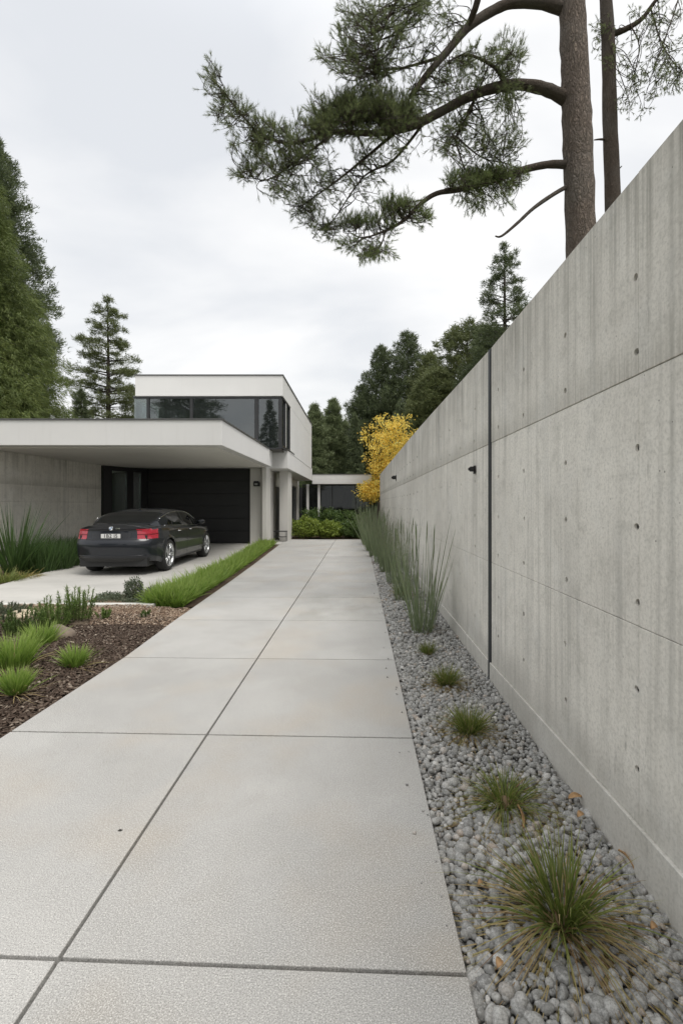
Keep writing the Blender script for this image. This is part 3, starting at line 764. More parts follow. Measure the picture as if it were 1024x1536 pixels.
# entrance recess wall with door and slot windows
mb = HB(); EX = -3.60
def seg(a, b_, z0=-.05, z1=2.905): mb.box((EX - .2, a, z0), (EX, b_, z1))
seg(19.15, 19.25); seg(19.85, 20.8); seg(22.1, 23.5); seg(19.25, 19.85, 2.6, 2.904); seg(20.8, 22.1, 2.3, 2.904); seg(25.6, 25.9); seg(28.202, 28.89); seg(23.5, 25.6, 2.55, 2.904); seg(25.9, 28.2, 2.55, 2.904)
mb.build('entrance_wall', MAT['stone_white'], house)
mb = HB(); mb.box((EX - .12, 20.82, .01), (EX - .06, 22.08, 2.29)); dd = mb.build('front_door', MAT['gdoor'], house)
mb = HB(); mb.cyl(Vector((EX - .03, 21.0, .8)) - HO, Vector((EX - .03, 21.0, 1.5)) - HO, .015, 8); mb.build('handle', MAT['lampglass'], dd)
mb = HB(); mb.box((EX - .15, 19.26, .01), (EX - .12, 19.84, 2.59)); mb.build('slot_window', MAT['glass'], house)
for a, b_ in ((23.52, 25.58), (25.92, 28.0)):
    mb = HB()
    for y in (a, (a + b_) / 2, b_): mb.box((EX - .16, y - .03, .05), (EX - .06, y + .03, 2.54))
    mb.box((EX - .155, a, .03), (EX - .065, b_, .08)); mb.box((EX - .155, a, 2.49), (EX - .065, b_, 2.545))
    fr = mb.build('window', MAT['frame'], house)
    q = HB(); q.box((EX - .12, a + .03, .08), (EX - .10, b_ - .03, 2.49)); q.build('pane', MAT['pool'], fr)
mb = HB(); mb.box((-3.30, 20.0, -.05), (-2.93, 21.0, 2.905)); mb.build('column', MAT['stone_white'], house, bevel=.01)
# back wing: roof band, posts, glazing, core
mb = HB(); mb.box((-2.748, 28.32, 2.72), (.75, 34.5, 3.28)); mb.build('wing_roof', MAT['white'], house, bevel=.01)
mb = HB(); mb.box((-2.745, 28.29, 3.282), (.78, 28.4, 3.31)); mb.build('roof_trim', MAT['trim'], house)
mb = HB()
for x in (-3.05, -2.38): mb.box((x - .07, 28.6, 0), (x + .07, 28.75, 2.718))
mb.build('wing_post', MAT['white'], house)
mb = HB()
for x in (-1.6, -.2, .62): mb.box((x - .03, 28.9, 0), (x + .03, 28.96, 2.716))
mb.box((-3.4, 28.9, 0), (.65, 28.96, .08)); mb.box((-3.4, 28.9, 2.64), (.65, 28.96, 2.716))
fr = mb.build('window', MAT['frame'], house)
for a, b_ in ((-3.4, -1.63), (-1.57, -.23), (-.17, .59)):
    q = HB(); q.box((a, 28.92, .08), (b_, 28.94, 2.64)); q.build('pane', MAT['pool'], fr)
mb = HB(); mb.box((-1.75, 31, 0), (-1.0, 32, 2.716)); mb.box((-6.2, 34.2, 0), (-.5, 34.4, 2.716)); mb.box((-3.7, 29, -.02), (.7, 34.19, .05)); mb.build('wing_core', MAT['gdoor'], house)
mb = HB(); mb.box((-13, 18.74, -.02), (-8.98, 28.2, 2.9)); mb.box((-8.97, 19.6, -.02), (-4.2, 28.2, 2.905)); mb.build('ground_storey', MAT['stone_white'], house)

# white armchair behind the upper strip window
ch = empty('armchair', (-6.90, 17.95, 3.562), 0, 'white armchair standing behind the upper strip window', 'armchair'); ch.scale = (1.3, 1.3, 1.5)
wm = simple('white_upholstery', (.75, .74, .72), .8)
MB().box((-.30, -.30, .22), (.30, .28, .46)).build('seat', wm, ch, bevel=.04)
MB().box((-.27, .16, .465), (.27, .32, 1.05)).build('backrest', wm, ch, bevel=.05)
for s in (-1, 1): MB().box((s * .305, -.30, .22), (s * .40, .30, .66)).build('armrest', wm, ch, bevel=.03)
for sx_ in (-1, 1):
    for sy in (-1, 1): MB().cyl((sx_ * .26, sy * .24, 0), (sx_ * .26, sy * .24, .22), .02, 8).build('leg', MAT['black'], ch)
# low bench beside the column
be = empty('metal_bench', (-3.18, 19.62, 0.0), 0, 'low dark wire bench standing at the foot of the entrance column', 'bench')
MB().box((-.26, -.2, .40), (.24, .2, .43)).build('seat', MAT['frame'], be)
for x in (-.24, .22):
    for y in (-.18, .18): MB().cyl((x, y, 0), (x, y, .40), .012, 6).build('leg', MAT['frame'], be)
MB().box((-.25, -.19, .18), (.23, .19, .195)).build('shelf', MAT['frame'], be)
# table with a bowl inside the wing's glazed front
tb = empty('dining_table', (-.9, 30.2, .05), 0, 'dark slim table standing inside the glazed back wing', 'table')
MB().box((-.95, -.4, .70), (.95, .4, .74)).build('tabletop', MAT['frame'], tb)
for x in (-.85, .85):
    for y in (-.32, .32): MB().box((x - .03, y - .03, 0), (x + .03, y + .03, .70)).build('leg', MAT['frame'], tb)
# ================================================================ CAR
def m_paint():
    t = NT('graphite_car_paint'); b = t.b
    b.inputs['Base Color'].default_value = (.012, .013, .016, 1); b.inputs['Metallic'].default_value = .1
    b.inputs['Roughness'].default_value = .28; b.inputs['Coat Weight'].default_value = .8; b.inputs['Coat IOR'].default_value = 1.38; b.inputs['Specular IOR Level'].default_value = .3; b.inputs['Coat Roughness'].default_value = .06
    n = t.noise(t.coord(), 900, 1); t.put(b.inputs['Base Color'], t.mix(t.mapr(n, .4, .7, 0, .5), (.009, .011, .015), (.020, .024, .032)))
    return t.m
paint = m_paint()
cglass = NT('tinted_car_glass').fin((.005, .006, .007), .03, spec=.45)
chrome = NT('chrome').fin((.75, .76, .78), .15, metal=1)
rimm = NT('alloy_silver').fin((.58, .59, .60), .3, metal=.8)
rubber = simple('tyre_rubber', (.018, .018, .018), .85, 0, .2, 20)
redl = NT('red_lens'); redl.b.inputs['Coat Weight'].default_value = 1; redl.b.inputs['Coat Roughness'].default_value = .05
redl = redl.fin((.36, .004, .022), .22)
redd = NT('dark_red_lens').fin((.16, .004, .010), .25)
plm = simple('plate_white', (.62, .62, .60), .5)
car = empty('sedan_car', (-5.20, 10.95, .002), R(1.5), 'dark grey four-door sedan parked under the carport, seen from its rear right corner', 'car')
WB, HW = 2.9, .90
YR, YF = -.98, 3.80
zl = lambda y: np.interp(y, [YR, -.6, -.4, .5, 2.4, 3.3, YF], [.30, .27, .23, .22, .22, .24, .26])
zs = lambda y: np.interp(y, [YR, -.5, .3, 1.4, 2.3, 3.0, 3.5, YF], [.985, 1.01, 1.0, .965, .935, .86, .78, .66])
zt = lambda y: np.interp(y, [YR, -.45, .3, 2.3, 3.0, 3.5, YF], [1.085, 1.10, 1.05, 1.02, .93, .83, .68])
hw = lambda y: HW * np.interp(y, [YR, -.75, -.4, 0, .5, 2.4, 2.9, 3.3, 3.6, YF], [.86, .93, .975, 1.0, .985, .985, .995, .96, .88, .74])
AR = .385; ZC = .36
ys = sorted(set([round(v, 4) for v in list(np.linspace(YR, YF, 120)) + [c + s * AR * k for c in (0, WB) for s in (-1, 1) for k in (1.0, .999, .97, .9, .8)]]))
ys = np.array(ys)
def low(y):
    z = float(zl(y))
    for c in (0, WB):
        d = abs(y - c)
        if d < AR: z = max(z, ZC + math.sqrt(max(0, AR * AR - d * d)))
    return z
NV, NQ = 26, 10
def sect(y):
    y = float(y)
    z0 = low(y); z1 = float(zs(y)); zc = float(zt(y)); w = float(hw(y)); base = float(zl(y)); pts = []
    for i in range(NV + 1):
        v = i / NV; z = z0 + (z1 - z0) * v
        a = (z - base) / (z1 - base)                # height on the flank
        f = np.interp(a, [0, .08, .25, .5, .68, .74, .88, .96, 1.0], [.945, .97, .985, .998, 1.0, .992, .975, .955, .93])
        x = w * f
        for c in (0, WB):                            # flared arches
            d = math.hypot(y - c, z - ZC)
            if d < AR + .07: x += .012 * (1 - max(0, d - AR) / .07)
        pts.append((x, z))
    for i in range(1, NQ + 1):
        q = i / NQ; pts.append((w * .93 * (1 - q), z1 + (zc - z1) * (1 - (1 - q) ** 2.6)))
    return pts
FYR = lambda z: float(np.interp(z, [.28, .36, .44, .60, .68, .73, .79, .95, 1.02, 1.09], [.11, .05, .02, 0, .0, .022, .06, .085, .075, .03]))
FYF = lambda z: float(np.interp(z, [.2, .35, .5, .62, .7], [.10, .02, 0, .05, .12]))
def warp(x, y, z):
    k = max(0, 1 - (y - YR) / .75) ** 1.6 if y < YR + .75 else 0
    k2 = max(0, 1 - (YF - y) / .8) ** 1.6 if y > YF - .8 else 0
    a = abs(x) / .78
    return (x, y + k * (FYR(z) + .20 * a ** 3) - k2 * (FYF(z) + .32 * a ** 2.4), z)
rows = NV + NQ + 1
V = []; Fb = []; keyc = []
sec = [sect(y) for y in ys]
idx = {}
def vid(p, key):
    if key in idx: return idx[key]
    idx[key] = len(V); V.append(p); return idx[key]
faces = []       # (verts, centre(x,y,z) unwarped, kind)
for s in (1, -1):
    for j in range(len(ys) - 1):
        for i in range(rows - 1):
            q = []
            for (jj, ii) in ((j, i), (j + 1, i), (j + 1, i + 1), (j, i + 1)):
                x, z = sec[jj][ii]; x *= s
                key = (jj, ii, s if ii < rows - 1 else 0)
                q.append((vid(warp(x, ys[jj], z), key), (x, ys[jj], z)))
            f = [a[0] for a in q]
            if len(set(f)) < 3: continue
            c = np.mean([a[1] for a in q], axis=0)
            faces.append((f if s > 0 else f[::-1], c, 'side'))
    for end, jj, sg in (('rear', 0, 1), ('front', len(ys) - 1, -1)):
        NC = 22
        for i in range(rows - 2):
            for c_ in range(NC):
                q = []
                for (cc_, ii) in ((c_, i), (c_ + 1, i), (c_ + 1, i + 1), (c_, i + 1)):
                    x, z = sec[jj][ii]; x = x * (1 - cc_ / NC) * s
                    key = (jj, ii, s) if cc_ == 0 else ((end, ii, cc_, s) if cc_ < NC else (end, ii, 'mid'))
                    q.append((vid(warp(x, ys[jj], z), key), (x, ys[jj], z)))
                f = [a[0] for a in q]
                cen = np.mean([a[1] for a in q], axis=0)
                f = f[::-1] if (s * sg) > 0 else f
                faces.append((f, cen, end))
def isred(c, kind):
    x, y, z = c; x = abs(x)
    if not (.775 < z < .985): return 0
    if kind == 'rear' and x > .50 + (.95 - z) * .18: return 2 if .86 < z < .885 else 1
    if kind == 'side' and y < -.62 - (.99 - z) * .4 and x > .3 and z < .975: return 2 if .86 < z < .885 else 1
    return 0
grp = {'body': [], 'lr': [], 'll': [], 'lower': [], 'head_r': [], 'head_l': []}
mred = {'lr': [], 'll': []}
for f, c, k in faces:
    r_ = isred(c, k)
    if r_:
        g_ = 'lr' if c[0] > 0 else 'll'; grp[g_].append(f); mred[g_].append(r_ - 1)
    elif k == 'rear' and c[2] < .375: grp['lower'].append(f)
    elif (k == 'side' and c[1] > 3.25 and .6 < c[2] < .74 and abs(c[0]) > .5) : grp['head_r' if c[0] > 0 else 'head_l'].append(f)
    else: grp['body'].append(f)
def submesh(name, fs, mats, parent, mi=None, off=0.0):
    used = sorted(set(i for f in fs for i in f)); mp_ = {u: k for k, u in enumerate(used)}
    me = bpy.data.meshes.new(name); me.from_pydata([V[u] for u in used], [], [tuple(mp_[i] for i in f) for f in fs])
    for m_ in (mats if isinstance(mats, list) else [mats]): me.materials.append(m_)
    if mi: me.polygons.foreach_set('material_index', mi)
    me.polygons.foreach_set('use_smooth', [True] * len(fs)); me.update()
    bm = bmesh.new(); bm.from_mesh(me); bmesh.ops.recalc_face_normals(bm, faces=bm.faces) if False else None
    if off:
        bm.normal_update()
        for v in bm.verts: v.co += v.normal * off
    bm.to_mesh(me); bm.free()
    return link(bpy.data.objects.new(name, me), parent)
body = submesh('body', grp['body'], paint, car)
submesh('lower_bumper', grp['lower'], MAT['black'], car)
headm = NT('headlamp_lens').fin((.5, .52, .55), .1)
for g_ in ('lr', 'll'): submesh('tail_light', grp[g_], [redl, redd], car, mred[g_], .004)
for g_ in ('head_r', 'head_l'): submesh('headlight', grp[g_], headm, car)
# greenhouse
GR, GF = -.56, 2.72
gzt = lambda y: float(np.interp(y, [-.56, -.3, 0, .3, .6, 1.0, 1.4, 1.7, 1.95, 2.3, 2.72], [1.075, 1.16, 1.255, 1.335, 1.385, 1.415, 1.415, 1.395, 1.345, 1.205, 1.0]))
gzb = lambda y: float(np.interp(y, [-.56, 0, 1.5, 2.72], [1.035, 1.015, .965, .925]))
gw = lambda y: float(np.interp(y, [-.56, -.3, .2, 1.0, 2.0, 2.4, 2.72], [.63, .74, .80, .82, .80, .76, .66]))
gy = np.unique(np.round(np.concatenate([np.linspace(GR, GF, 96)]), 4))
GV, GQ = 16, 12
def gsect(y):
    b, t_, w = gzb(y), gzt(y), gw(y); zr = b + (t_ - b) * .86
    pts = []
    for i in range(GV + 1):
        v = i / GV; z = b + (zr - b) * v
        pts.append((w - .46 * (z - b) - .10 * (z - b) ** 2, z, v))
    xr = pts[-1][0]
    for i in range(1, GQ + 1):
        q = i / GQ; pts.append((xr * math.cos(q * PI / 2) if False else xr * (1 - q), zr + (t_ - zr) * (1 - (1 - q) ** 3.2), 1 + q))
    return pts
gs = [gsect(y) for y in gy]
V = []; idx = {}; gb = []; gside = {'r1': [], 'r2': [], 'r3': [], 'l1': [], 'l2': [], 'l3': []}; grear = []; gfront = []
for s in (1, -1):
    for j in range(len(gy) - 1):
        yc = (gy[j] + gy[j + 1]) / 2
        for i in range(GV + GQ):
            f = []
            for (jj, ii) in ((j, i), (j + 1, i), (j + 1, i + 1), (j, i + 1)):
                x, z, v = gs[jj][ii]
                yy = gy[jj] - (.16 * (1 - min(1, (gy[jj] - GR) / .9)) * (-(abs(x) / .7) ** 2)) - (.20 * (1 - min(1, (GF - gy[jj]) / .9)) * (abs(x) / .7) ** 2 if gy[jj] > 1.8 else 0)
                f.append(vid((x * s, yy, z), (jj, ii, s if ii < GV + GQ else 0)))
            v = (gs[j][i][2] + gs[j][i + 1][2]) / 2
            if s < 0: f = f[::-1]
            pre = 'r' if s > 0 else 'l'
            hgt_ = gzt(yc) - gzb(yc)
            if v < .93 and v > .07 and .02 + .45 * v < yc < 2.42 - .42 * v and hgt_ > .17:
                k = 1 if yc < .42 + .10 * v else (2 if yc < 1.22 else 3)
                if abs(yc - 1.22) < .035: gb.append(f)
                elif abs(yc - (.42 + .10 * v)) < .02: gb.append(f)
                else: gside[pre + str(k)].append(f)
            elif v > 1.12 and -.50 < yc < .30: grear.append(f)
            elif v > 1.12 and 1.92 < yc < 2.62: gfront.append(f)
            else: gb.append(f)
submesh('roof', gb, paint, car)
for k, fs in gside.items():
    if fs: submesh('side_window', fs, cglass, car)
submesh('rear_window', grear, cglass, car); submesh('windscreen', gfront, cglass, car)
# bright strip round the side windows
for s in (1, -1):
    mb = MB(); top = []
    for y in np.linspace(-.12, 2.45, 40):
        b, t_, w = gzb(y), gzt(y), gw(y); z = b + (t_ - b) * .86 * .95
        top.append((s * (w - .46 * (z - b) - .10 * (z - b) ** 2 + .005), y, z))
    mb.tube(top, .008, 5)
    bot = [(s * (gw(y) + .006), y, gzb(y) + .012) for y in np.linspace(-.05, 2.5, 30)]
    mb.tube(bot, .006, 5)
    mb.build('window_trim', chrome, car)
# door seams, handles, mirrors, sills
def flank(y, z, s=1, off=.0):
    w = float(hw(y)); base = float(zl(y)); z1 = float(zs(y)); a = (z - base) / (z1 - base)
    f = np.interp(a, [0, .08, .25, .5, .68, .74, .88, .96, 1.0], [.945, .97, .985, .998, 1.0, .992, .975, .955, .93])
    return Vector((s * (w * f + off), y, z))
for s in (1, -1):
    mb = MB()
    for y0 in (.42, 1.22, 2.22):
        mb.tube([flank(y0 + (.10 * max(0, .62 - z) if y0 > 1 else (.28 * max(0, .62 - z) * (1 if y0 < 1 else 0))), z, s, -.001) for z in np.linspace(.27, .95, 14)], .0045, 4)
    mb.tube([flank(y, .27, s, -.001) for y in np.linspace(.45, 2.3, 12)], .0045, 4)
    mb.build('door_seam', MAT['black'], car)
    for y0 in (.62, 1.42):
        mb = MB(); mb.tube([flank(y0, .875, s, .012), flank(y0 + .09, .878, s, .024), flank(y0 + .2, .875, s, .012)], [.010, .013, .010], 6); mb.build('door_handle', chrome, car)
    mb = MB()
    mb.tube([(s * .80, 2.12, .99), (s * .93, 2.10, 1.01)], [.03, .03], 8)
    mb.tube([(s * .86, 2.10, 1.03), (s * .92, 2.09, 1.045), (s * 1.0, 2.10, 1.045), (s * 1.05, 2.13, 1.03)], [.045, .072, .068, .03], 12)
    mb.build('wing_mirror', paint, car)
    mb = MB(); mb.tube([flank(y, .235 + .0, s, .004) for y in np.linspace(.42, 2.48, 14)], .018, 6); mb.build('sill', MAT['black'], car)
mb = MB(); mb.box((-.70, -.80, .19), (.70, 3.6, .85)); mb.box((-.74, .42, .2), (.74, 2.48, .6)); mb.build('underbody', MAT['black'], car)
# boot details
def rearpt(x, z, off=0):
    p = warp(x, YR, z); return Vector((p[0], p[1] - off, p[2]))
mb = MB(); mb.tube([rearpt(x, .765, .002) for x in np.linspace(-.52, .52, 14)], .006, 4); mb.tube([rearpt(x, .955, .003) for x in np.linspace(-.60, .60, 14)], .008, 4)
mb.tube([rearpt(-.53, z, .002) for z in np.linspace(.77, .79, 3)], .006, 4); mb.build('boot_seam', MAT['black'], car)
mb = MB(); mb.tube([rearpt(x, .43, .004) for x in np.linspace(-.70, .70, 16)], .009, 5); mb.build('bumper_strip', chrome if False else paint, car)
mb = MB()
for i in range(16):
    x0, x1 = -.40 + i * .05, -.35 + i * .05
    zt0 = .905 ; zb0 = .785 + .00
    mb.add([rearpt(x0, zb0, .0035), rearpt(x1, zb0, .0035), rearpt(x1, zt0, .0035), rearpt(x0, zt0, .0035)], [(0, 1, 2, 3)], 0, True)
mb.build('plate_recess', simple('boot_recess', (.02, .021, .024), .3), car)
mb = MB(); p0 = rearpt(0, .84, .012); mb.box((-.20, p0.y - .006, .795), (.20, p0.y + .01, .885)); pb = mb.build('number_plate', [plm], car, bevel=.004)
cu = bpy.data.curves.new('plate_text', 'FONT'); cu.body = '1B2 J5'; cu.size = .105; cu.extrude = .001; cu.align_x = 'CENTER'; cu.align_y = 'CENTER'; cu.space_character = 1.08; cu.offset = .0008
tmp = bpy.data.objects.new('tmp', cu); me = bpy.data.meshes.new_from_object(tmp); bpy.data.objects.remove(tmp)
me.materials.clear(); me.materials.append(MAT['black'])
to = bpy.data.objects.new('plate_letters', me); link(to, pb); to.location = (0, p0.y - .0082, .84); to.rotation_euler = (R(90), 0, 0)
pb2 = rearpt(0, 1.0, .004)
mb = MB(); mb.lathe([(0, .0), (0, .043), (-.010, .043), (-.010, .033)], 'x', 24); 
def tofront(mb, c): mb.v = [(c.x + v[1], c.y + v[0], c.z + v[2]) for v in mb.v]; return mb
tofront(mb, pb2).build('badge', chrome, car)
mb = MB()
for k in range(4):
    vs = [(0, 0, 0)] + [(0, .032 * math.cos(k * PI / 2 + a), .032 * math.sin(k * PI / 2 + a)) for a in np.linspace(0, PI / 2, 6)]
    mb.add(vs, [(0, i + 1, i + 2) for i in range(5)], k % 2)
bo = tofront(mb, Vector((pb2.x, pb2.y - .012, pb2.z))).build('badge_face', [NT('badge_blue').fin((.05, .16, .36), .3), NT('badge_white').fin((.75, .76, .78), .3)], car)
mb = MB()
for i, dx in enumerate((.10, .125, .15, .17)): mb.box((dx, pb2.y - .004, .985), (dx + .014, pb2.y + .01, 1.012))
mb.build('boot_lettering', chrome, car)
# shark-fin aerial
mb = MB(); mb.hexa([(-.02, .5, 1.37), (.02, .5, 1.37), (.02, .68, 1.38), (-.02, .68, 1.38)], [(-.006, .5, 1.425), (.006, .5, 1.425), (.006, .56, 1.42), (-.006, .56, 1.42)]); mb.build('aerial', paint, car)
# wheels
def wheel(y, s):
    RW = .36; c = (s * .775, y, RW)
    root = MB()
    prof = [(-.115, .245), (-.118, .29), (-.11, .34), (-.09, .357), (-.03, .362), (.03, .362), (.09, .357), (.112, .337), (.119, .295), (.112, .262)]
    tyre = root.lathe([(s * a, r) for a, r in prof], 'x', 48, 0, c).build('tyre', rubber, None)
    tyre.name = 'wheel'; link_ok = tyre; tyre.parent = car
    r = MB()
    r.lathe([(s * .112, .264), (s * .118, .257), (s * .105, .246), (s * .06, .240), (-s * .10, .235)], 'x', 48, 0, c)
    r.lathe([(s * .085, .0), (s * .085, .045), (s * .07, .055)], 'x', 20, 0, c)
    for k in range(10):
        a = 2 * PI * (k // 2) / 5 + (.17 if k % 2 else -.17); a0 = 2 * PI * (k // 2) / 5 + (.06 if k % 2 else -.06) * 4
        p0 = (c[0] + s * .085, y + .045 * math.cos(a0), RW + .045 * math.sin(a0)); p1 = (c[0] + s * .092, y + .14 * math.cos(a), RW + .14 * math.sin(a)); p2 = (c[0] + s * .10, y + .250 * math.cos(a * 1.0), RW + .250 * math.sin(a))
        r.tube([p0, p1, p2], [.017, .015, .019], 6)
    r.build('rim', rimm, tyre)
    d = MB(); d.lathe([(s * .02, .0), (s * .02, .15), (s * .0, .15)], 'x', 24, 0, c); d.lathe([(-s*.02, 0), (-s*.02, .22)], 'x', 24, 1, c); d.build('brake_disc', [simple('brake_steel', (.12, .12, .12), .4, .8), MAT['black']], tyre)
for y in (0, WB):
    for s in (1, -1): wheel(y, s)
# ================================================================ VEGETATION HELPERS
def nrm(a): return a / np.maximum(np.linalg.norm(a, axis=-1, keepdims=True), 1e-9)
def needles(Pt, Dr, k, ln, wd, spread, r, off=0.0, vary=.3):
    N = len(Pt)
    d = nrm(np.repeat(Dr, k, 0) + r.normal(0, spread, (N * k, 3)))
    b = np.repeat(Pt, k, 0) + r.normal(0, 1, (N * k, 3)) * off
    L = (np.repeat(ln, k) if np.ndim(ln) else ln) * r.uniform(1 - vary, 1 + vary, N * k)
    sd = nrm(np.cross(d, r.normal(size=(N * k, 3)))) * (wd * .5)
    V = np.stack([b - sd, b + sd, b + d * L[:, None]], 1)
    return V.reshape(-1, 3)
def leafquads(Pt, size, r, nz=0.0, aspect=.6, droop=0.3):
    N = len(Pt); d = nrm(r.normal(size=(N, 3)) + np.array([0, 0, -droop])); n_ = nrm(r.normal(size=(N, 3)) + np.array([0, 0, nz]))
    s = nrm(np.cross(d, n_)); L = (size * r.uniform(.6, 1.3, N))[:, None]
    V = np.stack([Pt, Pt + d * L * .5 + s * L * aspect * .5, Pt + d * L, Pt + d * L * .5 - s * L * aspect * .5], 1)
    return V.reshape(-1, 3)
def tri(name, V, mat, parent): return bulk(name, V, np.arange(len(V)).reshape(-1, 3), mat, parent)
def quad(name, V, mat, parent): return bulk(name, V, np.arange(len(V)).reshape(-1, 4), mat, parent)
def blades(B, D, L, W, droop, r, segs=4, kink=0.0):
    "curved tapering strips; returns V, F, v-attribute"
    N = len(B); D = nrm(D); sd = np.cross(D, np.array([0, 0, 1.0]) + r.normal(0, .3, (N, 3))); sd = nrm(sd)
    hor = D * np.array([1, 1, 0]); rows = []; at = []
    for i in range(segs + 1):
        t = i / segs
        p = B + D * (L * t)[:, None] + hor * (droop * L * t * t * .35)[:, None] - np.array([0, 0, 1.0]) * (droop * L * t ** 2.2 * .6)[:, None]
        w = W * (.75 + .5 * t if t < .35 else 1 - ((t - .35) / .65) ** 1.6 * .93)
        rows.append(np.stack([p - sd * (w * .5)[:, None], p + sd * (w * .5)[:, None]], 1)); at.append(np.full((N, 2), t))
    V = np.stack(rows, 1); A = np.stack(at, 1)
    n = (segs + 1) * 2; base = (np.arange(N) * n)[:, None]
    f = np.array([[2*i, 2*i+1, 2*i+3, 2*i+2] for i in range(segs)])
    Fc = (base[:, None] + f[None]).reshape(-1, 4)
    return V.reshape(-1, 3), Fc, A.reshape(-1)
def blade_obj(name, parent, n, rad, h, tilt, droop, wd, mat, r, segs=4, hv=.25, zmin=0, ell=(1, 1), bias=(0, 0)):
    a = r.uniform(0, 2 * PI, n); q = np.sqrt(r.uniform(0, 1, n)) * rad
    B = np.stack([np.cos(a) * q * ell[0], np.sin(a) * q * ell[1], np.full(n, -.02)], 1)
    ti = np.abs(r.normal(0, tilt, n)) * .6 + tilt * .55 * (q / max(rad, 1e-6))
    a2 = a + r.normal(0, .5, n)
    D = np.stack([np.cos(a2) * np.sin(ti) + bias[0], np.sin(a2) * np.sin(ti) + bias[1], np.cos(ti)], 1)
    L = h * r.uniform(1 - hv * 1.6, 1 + hv * .5, n)
    V, Fc, A = blades(B, D, L, np.full(n, wd) * r.uniform(.7, 1.2, n), droop * r.uniform(.5, 1.4, n), r, segs)
    V[:, 2] = np.maximum(V[:, 2], zmin)
    return bulk(name, V, Fc, mat, parent, attrs={'v': A})

# ================================================================ GRASSES IN THE GRAVEL STRIP
def tuft(px, py, n, rad, h, tilt, droop, wd, label, seed, ndry=.35, name='grass_tuft', group='grass tufts in the gravel strip', mat='gblade', cat='grass tuft', bias=(0, 0), z=-.02, zmin=.0):
    r = np.random.default_rng(seed); g = G(px, py, z)
    t_ = empty(name, g, 0, label, cat, group)
    blade_obj('blades', t_, n, rad, h, tilt, droop, wd, MAT[mat], r, 5, bias=bias, zmin=zmin)
    if ndry:
        m = int(n * ndry)
        blade_obj('dry_blades', t_, m, rad * 1.05, h * .92, tilt * 1.9 + .35, droop * 1.5 + .25, wd * .85, MAT['dryblade'], r, 5, zmin=zmin)
        c = MB(); c.lathe([(0, rad * .9), (.03, rad * .6), (.05, 0)], 'z', 14); c.build('crown_base', MAT['reedbase'], t_)
    return t_
tuft(842, 1385, 230, .05, .42, .55, .6, .0062, 'largest arching grass tuft, nearest the viewer, with yellowed outer blades', 21, 1.4, bias=(-.12, -.05))
tuft(757, 1208, 270, .055, .29, .68, .9, .0052, 'rounded mop-like grass tuft second from the front, straw-coloured skirt around a green centre', 22, 1.3)
tuft(703, 1100, 420, .05, .27, .55, .55, .004, 'green grass tuft with russet fringe, third from the front in the gravel', 23, .95)
tuft(669, 1027, 340, .045, .245, .5, .5, .004, 'grass tuft with a reddish brown right side, fourth from the front', 24, .9)
tuft(641, 981, 240, .038, .20, .45, .4, .004, 'smallest plain green grass tuft, just in front of the tall reed clump', 25, .15)
tuft(603, 893, 260, .05, .34, .5, .5, .006, 'brown-edged grass tuft left behind the tall reed clump', 26, .9)
def reed(px, py, n, rad, h, label, seed, wd=.007, tilt=.17, ell=(1, 1.2)):
    r = np.random.default_rng(seed); g = G(px, py, -.02)
    t_ = empty('reed_clump', g, 0, label, 'reeds', 'tall reeds along the wall')
    blade_obj('blades', t_, n, rad, h, tilt, .05, wd, MAT['reed'], r, 5, hv=.45, ell=ell)
    blade_obj('dry_base', t_, int(n * .55), rad * 1.25, .26, .95, .9, .005, MAT['reedbase'], r, 4, zmin=.005, ell=ell)
    # slim seed heads on some stalks
    m = max(6, n // 14); a = r.uniform(0, 2 * PI, m); q = r.uniform(0, .8, m) * rad
    mb = MB()
    for i in range(m):
        ti = r.uniform(0, tilt * 1.15); b_ = Vector((math.cos(a[i]) * q[i], math.sin(a[i]) * q[i], 0)); d = Vector((math.cos(a[i]) * math.sin(ti), math.sin(a[i]) * math.sin(ti), math.cos(ti)))
        L = h * r.uniform(.85, 1.12)
        mb.tube([b_, b_ + d * L * .5, b_ + d * L * .80], [.0032, .003, .0026], 4, 0, False)
        mb.tube([b_ + d * L * .78, b_ + d * L * .84, b_ + d * L * .93, b_ + d * L], [.003, .0075, .007, .001], 5, 0, False)
    mb.build('seed_stalks', MAT['reed'], t_)
    return t_
reed(633, 948, 125, .13, 1.24, 'tall grey-green reed clump standing alone in the gravel, nearest of the reeds', 31, .0088, .25)
reed(603, 900, 90, .13, 1.25, 'second reed clump, close behind the lone nearest one', 32, .008, .12)
reed(590, 875, 120, .14, 1.15, 'dense reed clump between the second clump and the paler far reeds', 33, .008, .12)
reed(580, 859, 150, .16, 1.15, 'pale green reed clump fourth from the front along the wall', 34, .009, .13)
reed(572, 846, 160, .17, 1.2, 'pale green reed clump fifth from the front along the wall', 35, .009, .13)
reed(565, 836, 240, .2, 1.25, 'leaning reed clump sixth from the front beside the wall lamp', 36, .010, .2)
reed(559, 827, 240, .22, 1.4, 'second farthest reed clump, below the yellow tree', 37, .013, .3)
reed(554, 818, 240, .25, 1.5, 'farthest reed clump at the end of the gravel strip below the yellow tree', 38, .014, .3)

